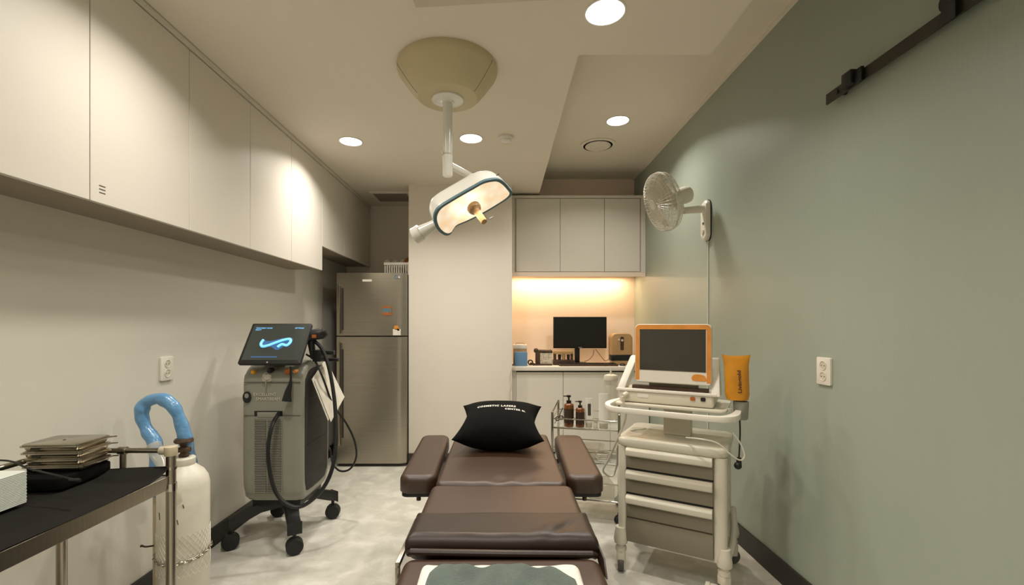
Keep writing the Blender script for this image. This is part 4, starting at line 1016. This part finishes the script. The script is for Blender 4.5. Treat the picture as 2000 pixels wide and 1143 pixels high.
ub('probe_cup', MB().lathe([(.026, .835), (.030, .84), (.034, .905), (.034, .92), (.030, .92), (.028, .85), (.01, .85)], 28, Matrix.Translation((.565, .07, 0))), 'mach', t)
ub('cup_bracket', MB().box(.50, .56, .06, .08, .868, .88), 'trol', t)
cd = cat([U(.560, .06, .84), U(.562, .06, .78), U(.560, .05, .70), U(.558, .04, .66)], 5)
obj('power_cord', MB().tube(cd, .004, 6).cyl(cd[-1], cd[-1]-Vector((0, 0, .03)), .010, .012).sphere(cd[-1]-Vector((.01, .01, .035)), .017), 'black', t)
cd = cat([P(1432, 846, 2.05), P(1447, 868, 2.05), P(1454, 890, 2.05), P(1445, 899, 2.05), P(1425, 886, 2.05), P(1402, 866, 2.07), P(1370, 858, 2.12), P(1340, 855, 2.2)], 6)
obj('coiled_cord', MB().tube(cd, .0035, 6), 'white', t)

# scanner console
zc0 = .884
t = thing('ultrasound_scanner', 'white scanner with orange bordered screen on the drawer trolley', 'scanner', U(.25, .12, zc0), UZ)
L4 = Matrix.Translation(-Vector((.25, .12, zc0)))
def us(name, mb, m_, p, **k):
    if k.get('bevel'): mb.bevel(k.pop('bevel'), k.pop('seg', 2))
    mb.bm.transform(L4); return obj(name, mb, m_, p, world=False, **k)
us('console_base', MB().box(.005, .455, .0, .24, zc0, .945), 'trol', t, bevel=.012, seg=3)
us('base_lip', MB().box(-.008, .468, -.006, .03, .940, .955), 'white', t, bevel=.004)
def upright(x, lean):
    mb = upright0(x)
    for v in mb.bm.verts: v.co.x += lean*(v.co.z-.942)/.178
    return mb
def upright0(x):
    pr = [(-.006, .942), (.03, .942), (.09, .942), (.12, 1.02), (.13, 1.09), (.115, 1.12), (.09, 1.115), (.05, 1.05), (.015, .99)]
    return MB().prism(pr, x-.019, x+.019, frame((0, 0, 0), (0, 1, 0), (0, 0, 1), (1, 0, 0)))
us('upright', upright(.012, .05), 'white', t, bevel=.005); us('upright', upright(.463, -.012), 'white', t, bevel=.005)
sx0, sx1, sz0, sz1, sy = .088, .446, .990, 1.284, .0
SC = frame(((sx0+sx1)/2, sy, (sz0+sz1)/2), (1, 0, 0), (0, 0, 1), (0, -1, 0))
W_, H_ = sx1-sx0, sz1-sz0
mn = us('monitor', MB().prism(rrect(W_, H_, .022), -.04, 0, SC, levels=[(-.04, .96), (-.03, 1), (-.002, 1), (0, .99)]), 'trol', t, smooth=50)
us('lower_bezel', MB().prism(rrect(W_-.014, .055, .006), 0, .002, SC @ Matrix.Translation((0, -H_/2+.032, 0))), 'white', mn)
b = MB(); wb = .019
b.box(-W_/2+.003, -W_/2+.003+wb, -H_/2+.012, H_/2-.006-wb, .0, .0022, SC).box(W_/2-.003-wb, W_/2-.003, -H_/2+.012, H_/2-.006-wb, 0, .0022, SC)
o_ = rrect(W_-.006, .08, .022, cy=H_/2-.003-.04)
top = [p for p in o_ if p[1] > H_/2-.003-.04]
top = [(-W_/2+.003, H_/2-.006-wb)]+[(W_/2-.003, H_/2-.006-wb)]+top
b.prism(top, 0, .0022, SC)
us('orange_border_film', b, 'orange', mn)
us('display', MB().box(-W_/2+.024, W_/2-.026, -H_/2+.064, H_/2-.026, 0, .0014, SC), 'screen', mn)
us('sticker', MB().prism([(p.x, p.y) for p in cat([Vector(q) for q in ((-.03, -.012, 0), (-.028, .012, 0), (-.008, .018, 0), (.02, .014, 0), (.03, .002, 0), (.028, -.014, 0))], 3, True)], .002, .0035, SC @ Matrix.Translation((W_/2-.055, -H_/2+.036, 0))), 'orange', mn)
us('monitor_neck', MB().box(.15, .38, .03, .10, .955, 1.10), 'drawer', t, bevel=.01)
us('hinge_strip', MB().box(.07, .43, .012, .05, .952, .972), 'desk_brown', t)
us('name_plate', MB().prism(rrect(.055, .018, .004), 0, .002, frame((.128, 0, .922), (1, 0, 0), (0, 0, 1), (0, -1, 0))), 'white', t)
for x, m_ in ((.362, 'darkorange'), (.408, 'black')):
    us('button', MB().prism(rrect(.022, .018, .005), 0, .004, frame((x, 0, .925), (1, 0, 0), (0, 0, 1), (0, -1, 0))), m_, t)
us('plug', MB().cyl((.045, .0, .925), (.035, -.03, .918), .014, .011), 'trol', t)
c0 = U(.033, -.036, .915)
cab = cat([c0, P(1222, 815, 2.34), P(1205, 860, 2.40), P(1190, 895, 2.5), P(1178, 920, 2.6), P(1196, 930, 2.65), P(1205, 905, 2.62), P(1207, 870, 2.55), P(1228, 843, 2.5), P(1262, 838, 2.46)], 7)
obj('probe_cable', MB().tube(cab, .0058, 8), 'trol', t)
pr_ = cat([P(1196, 838, 2.55), P(1192, 880, 2.57), P(1188, 910, 2.58)], 4)
# pouch
pc = U(.535, .045, 1.03)
t = thing('vinyl_pouch', 'mustard yellow vinyl pouch standing at the right end of the scanner', 'pouch', U(.54, .05, .925), UZ*.4)
pv = frame(Vector((pc.x+.012, pc.y, 0)), (.98, -.2, 0), (0, 0, 1), (-.2, -.98, 0))
zl, zh = P(0, 784, 2.1).z, P(0, 694, 2.1).z
def po(u, v, s):
    wd = .053*(1 if v > .12 else .88+.12*v/.12)
    if v > .72: wd = .053+.010*((v-.72)/.28)**1.5
    z = zl+(zh-zl)*v-.006*(1-u*u)*(v > .9)*(v-.9)*10
    th = .026*(1-abs(u)**3)*(math.sin(PI*min(1, (1-v)*.62)))**.7+.0015
    return pv @ Vector((u*wd+(.006*(1-v)), z, s*th))
b = MB().grid(24, 30, lambda a, c: po(ss(a), c, 1)).grid(24, 30, lambda a, c: po(ss(a), c, -1))
bmesh.ops.remove_doubles(b.bm, verts=b.bm.verts[:], dist=.0005)
obj('bag', b, 'pouch', t, smooth=70)
mb = text_mb('Livingold', 1, 0, 'LEFT', 1.0, .03); bmesh.ops.subdivide_edges(mb.bm, edges=mb.bm.edges[:], cuts=1)
xs = [v.co.x for v in mb.bm.verts]; xm = max(xs)
for v in mb.bm.verts:
    f_ = v.co.x/xm; v.co = po(.22-v.co.y*.42, .16+.50*f_, 1)+(pv.to_3x3() @ Vector((0, 0, .0015)))
obj('lettering', mb, 'brownprint', t)

# ------------------------------------------------------------------ things on the counter
YM = 4.62
t = thing('desktop_monitor', 'black flat monitor standing on the back counter', 'monitor', (P(1133, 0, YM).x, YM, ZD))
xa, xb = P(1081, 0, YM-.02).x, P(1185, 0, YM-.02).x; za, zb = P(0, 680.5, YM-.02).z, P(0, 619, YM-.02).z
xm_ = (xa+xb)/2
mo = obj('panel', MB().box(xa, xb, YM-.02, YM+.012, za, zb), 'black', t, bevel=.003)
obj('display', MB().box(xa+.008, xb-.008, YM-.0212, YM-.0195, za+.018, zb-.008), 'screen_off', mo)
obj('brand_plate', MB().box(xm_-.018, xm_+.018, YM-.0215, YM-.0198, za+.004, za+.012), 'mach', mo)
obj('stand_neck', MB().box(xm_-.05, xm_+.0, YM+.0, YM+.025, ZD+.01, za+.06), 'black', t, bevel=.004)
obj('stand_foot', MB().prism(rrect(.18, .15, .05, cx=xm_-.02, cy=YM), ZD+.0005, ZD+.012), 'black', t, bevel=.003)
kx0, kx1 = P(1092, 0, 4.36).x, P(1205, 0, 4.36).x
kb = thing('keyboard', 'dark keyboard in front of the counter monitor', 'keyboard', ((kx0+kx1)/2, 4.38, ZD))
obj('case', MB().box(kx0, kx1, 4.31, 4.45, ZD+.0005, ZD+.018), 'desk_brown', kb, bevel=.004)
b = MB()
for i in range(18):
    for j in range(5): b.box(kx0+.012+i*.0295, kx0+.037+i*.0295, 4.318+j*.026, 4.34+j*.026, ZD+.017, ZD+.025)
obj('keys', b, 'black', kb, kind='stuff')
ms_ = obj('computer_mouse', MB().sphere((P(1216, 0, 4.38).x, 4.38, ZD+.004), .03, (.9, 1.4, .7)), 'black', loc=(P(1216, 0, 4.38).x, 4.38, ZD))
for v in ms_.data.vertices: v.co.z = max(v.co.z, .0005)
tag(ms_, 'dark computer mouse at the right end of the keyboard', 'mouse')
# blue carton + clear bin
bx = thing('blue_carton', 'plain blue carton on the left end of the back counter', 'box', (P(1017, 0, 4.33).x, 4.36, ZD))
xa, xb = P(1005, 0, 4.33).x, P(1030, 0, 4.33).x
obj('carton', MB().box(xa, xb, 4.33, 4.42, ZD+.0005, P(0, 689, 4.33).z), 'bluebox', bx, bevel=.002)
obj('flap', MB().box(xa+.002, xb-.002, 4.332, 4.418, P(0, 689, 4.33).z, P(0, 688.3, 4.33).z), 'bluebox', bx)
xa, xb = P(1003, 0, 4.47).x, P(1029, 0, 4.47).x
bn = thing('clear_bin', 'pale lidded storage bin standing behind the blue carton', 'storage bin', ((xa+xb)/2, 4.5, ZD))
zt = P(0, 682, 4.45).z
obj('bin', MB().box(xa, xb, 4.45, 4.58, ZD+.0005, zt), 'tan', bn, bevel=.006)
obj('lid', MB().box(xa-.003, xb+.003, 4.447, 4.583, zt, P(0, 673.5, 4.45).z), 'white', bn, bevel=.006)
obj('handle', MB().tube([(xa+.02, 4.5, P(0, 674, 4.45).z), (xa+.03, 4.5, P(0, 671, 4.45).z), (xb-.03, 4.5, P(0, 671, 4.45).z), (xb-.02, 4.5, P(0, 674, 4.45).z)], .004, 6), 'tan', bn)
# ornament with card
Y0 = 4.42
t = thing('desk_organizer', 'dark brown desk ornament with round ends framing a printed card', 'ornament', (P(1060, 0, Y0).x, Y0, ZD))
zb_ = ZD+.0005
obj('base', MB().box(P(1040, 0, Y0).x, P(1078, 0, Y0).x, Y0-.03, Y0+.06, zb_, ZD+.014), 'desk_brown', t, bevel=.004)
obj('post', MB().box(P(1046, 0, Y0).x, P(1055, 0, Y0).x, Y0, Y0+.04, ZD+.012, P(0, 688, Y0).z), 'desk_brown', t, bevel=.003)
obj('top_bar', MB().cyl(P(1046, 686, Y0+.02), P(1076, 687, Y0+.02), .017).sphere(P(1047, 685, Y0+.02), .024).sphere(P(1075, 687, Y0+.02), .021), 'desk_brown', t)
obj('card', MB().box(P(1055, 0, Y0).x, P(1079, 0, Y0).x, Y0+.0, Y0+.006, ZD+.014, P(0, 690, Y0).z), 'card', t)
fl = obj('cable_knot', MB().torus((P(1036, 0, 4.40).x, 4.40, ZD+.03), (.3, 1, .2), .022, .007, 20, 6).torus((P(1040, 0, 4.40).x, 4.40, ZD+.018), (.2, .3, 1), .02, .006, 20, 6), 'desk_brown', loc=(P(1037, 0, 4.4).x, 4.4, ZD))
tag(fl, 'small brown cable knot between the blue carton and the ornament', 'cable')
Y0 = 4.43
t = thing('desk_organizer', 'brown desk organiser crowded with small items left of the monitor stand', 'desk organiser', (P(1100, 0, Y0).x, Y0, ZD))
obj('tray', MB().box(P(1081, 0, Y0).x, P(1122, 0, Y0).x, Y0, Y0+.09, zb_, ZD+.05), 'desk_brown', t, bevel=.004)
obj('upper_tray', MB().box(P(1082, 0, Y0).x, P(1120, 0, Y0).x, Y0+.01, Y0+.08, P(0, 692, Y0).z, P(0, 686, Y0).z), 'tan', t, bevel=.003)
obj('upright', MB().box(P(1082, 0, Y0).x, P(1087, 0, Y0).x, Y0+.02, Y0+.07, ZD+.04, P(0, 690, Y0).z).box(P(1116, 0, Y0).x, P(1120, 0, Y0).x, Y0+.02, Y0+.07, ZD+.04, P(0, 690, Y0).z), 'desk_brown', t)
for px, r, z, m_ in ((1093, .017, ZD+.05, 'black'), (1101, .019, ZD+.05, 'tan'), (1110, .016, ZD+.05, 'black')):
    c = P(px, 0, Y0+.03); cup = obj('cup', MB().lathe([(r*.8, 0), (r, .05), (r*.9, .052)], 18, Matrix.Translation((c.x, Y0+.035, z))), m_, t)
# tan appliance
Y0 = 4.46; xa, xb = P(1194, 0, Y0).x, P(1236, 0, Y0).x; zt = P(0, 651, Y0).z
t = thing('countertop_appliance', 'rounded tan appliance with black base beside the monitor', 'appliance', ((xa+xb)/2, Y0+.07, ZD))
cxm = (xa+xb)/2; hh = zt-ZD
FO = frame((cxm, Y0, ZD+hh/2), (1, 0, 0), (0, 0, 1), (0, -1, 0))
obj('shell', MB().prism(rrect(xb-xa, hh-.002, .055), -.13, 0, FO), 'tan', t, bevel=.012, seg=3)
obj('lower_cover', MB().box(xa-.002, xb+.002, Y0-.004, Y0+.10, ZD+.035, ZD+.105), 'black', t, bevel=.015, seg=3)
pn = obj('control_strip', MB().prism(rrect(.034, .13, .012), 0, .003, FO @ Matrix.Translation((.0, .055, 0))), 'desk_brown', t)
obj('knob', MB().lathe([(.012, .003), (.011, .012), (.003, .013)], 18, FO @ Matrix.Translation((0, .085, 0))), 'offwhite', pn)
obj('knob', MB().lathe([(.010, .001), (.009, .008), (.003, .009)], 18, FO @ Matrix.Translation((-.032, .09, 0))), 'offwhite', t)
for lab, pp in (('thin dark cable hanging from the monitor to its left', [(1160, 683, 4.66), (1158, 694, 4.66), (1150, 703, 4.62), (1142, 706, 4.6)]), ('thin brown cable running from the monitor towards the appliance', [(1163, 682, 4.68), (1172, 694, 4.66), (1182, 705, 4.6), (1190, 700, 4.66), (1192, 690, 4.74)])):
    p3 = cat([P(*q) for q in pp], 5)
    for q in p3: q.z = max(q.z, ZD+.003)
    tag(obj('desk_cable', MB().tube(p3, .0028, 6), 'desk_brown', loc=p3[0]), lab, 'cable')
# cord hanging at the left end of the counter
p3 = cat([P(1000, 718, 4.145), P(996, 735, 4.142), P(998, 752, 4.142), P(995, 770, 4.142), P(998, 795, 4.142), P(997, 840, 4.142)], 5)
tag(obj('loose_cord', MB().tube(p3, .0032, 6), 'offwhite', loc=p3[0]), 'thin white cord hanging down the column edge beside the counter', 'cord')
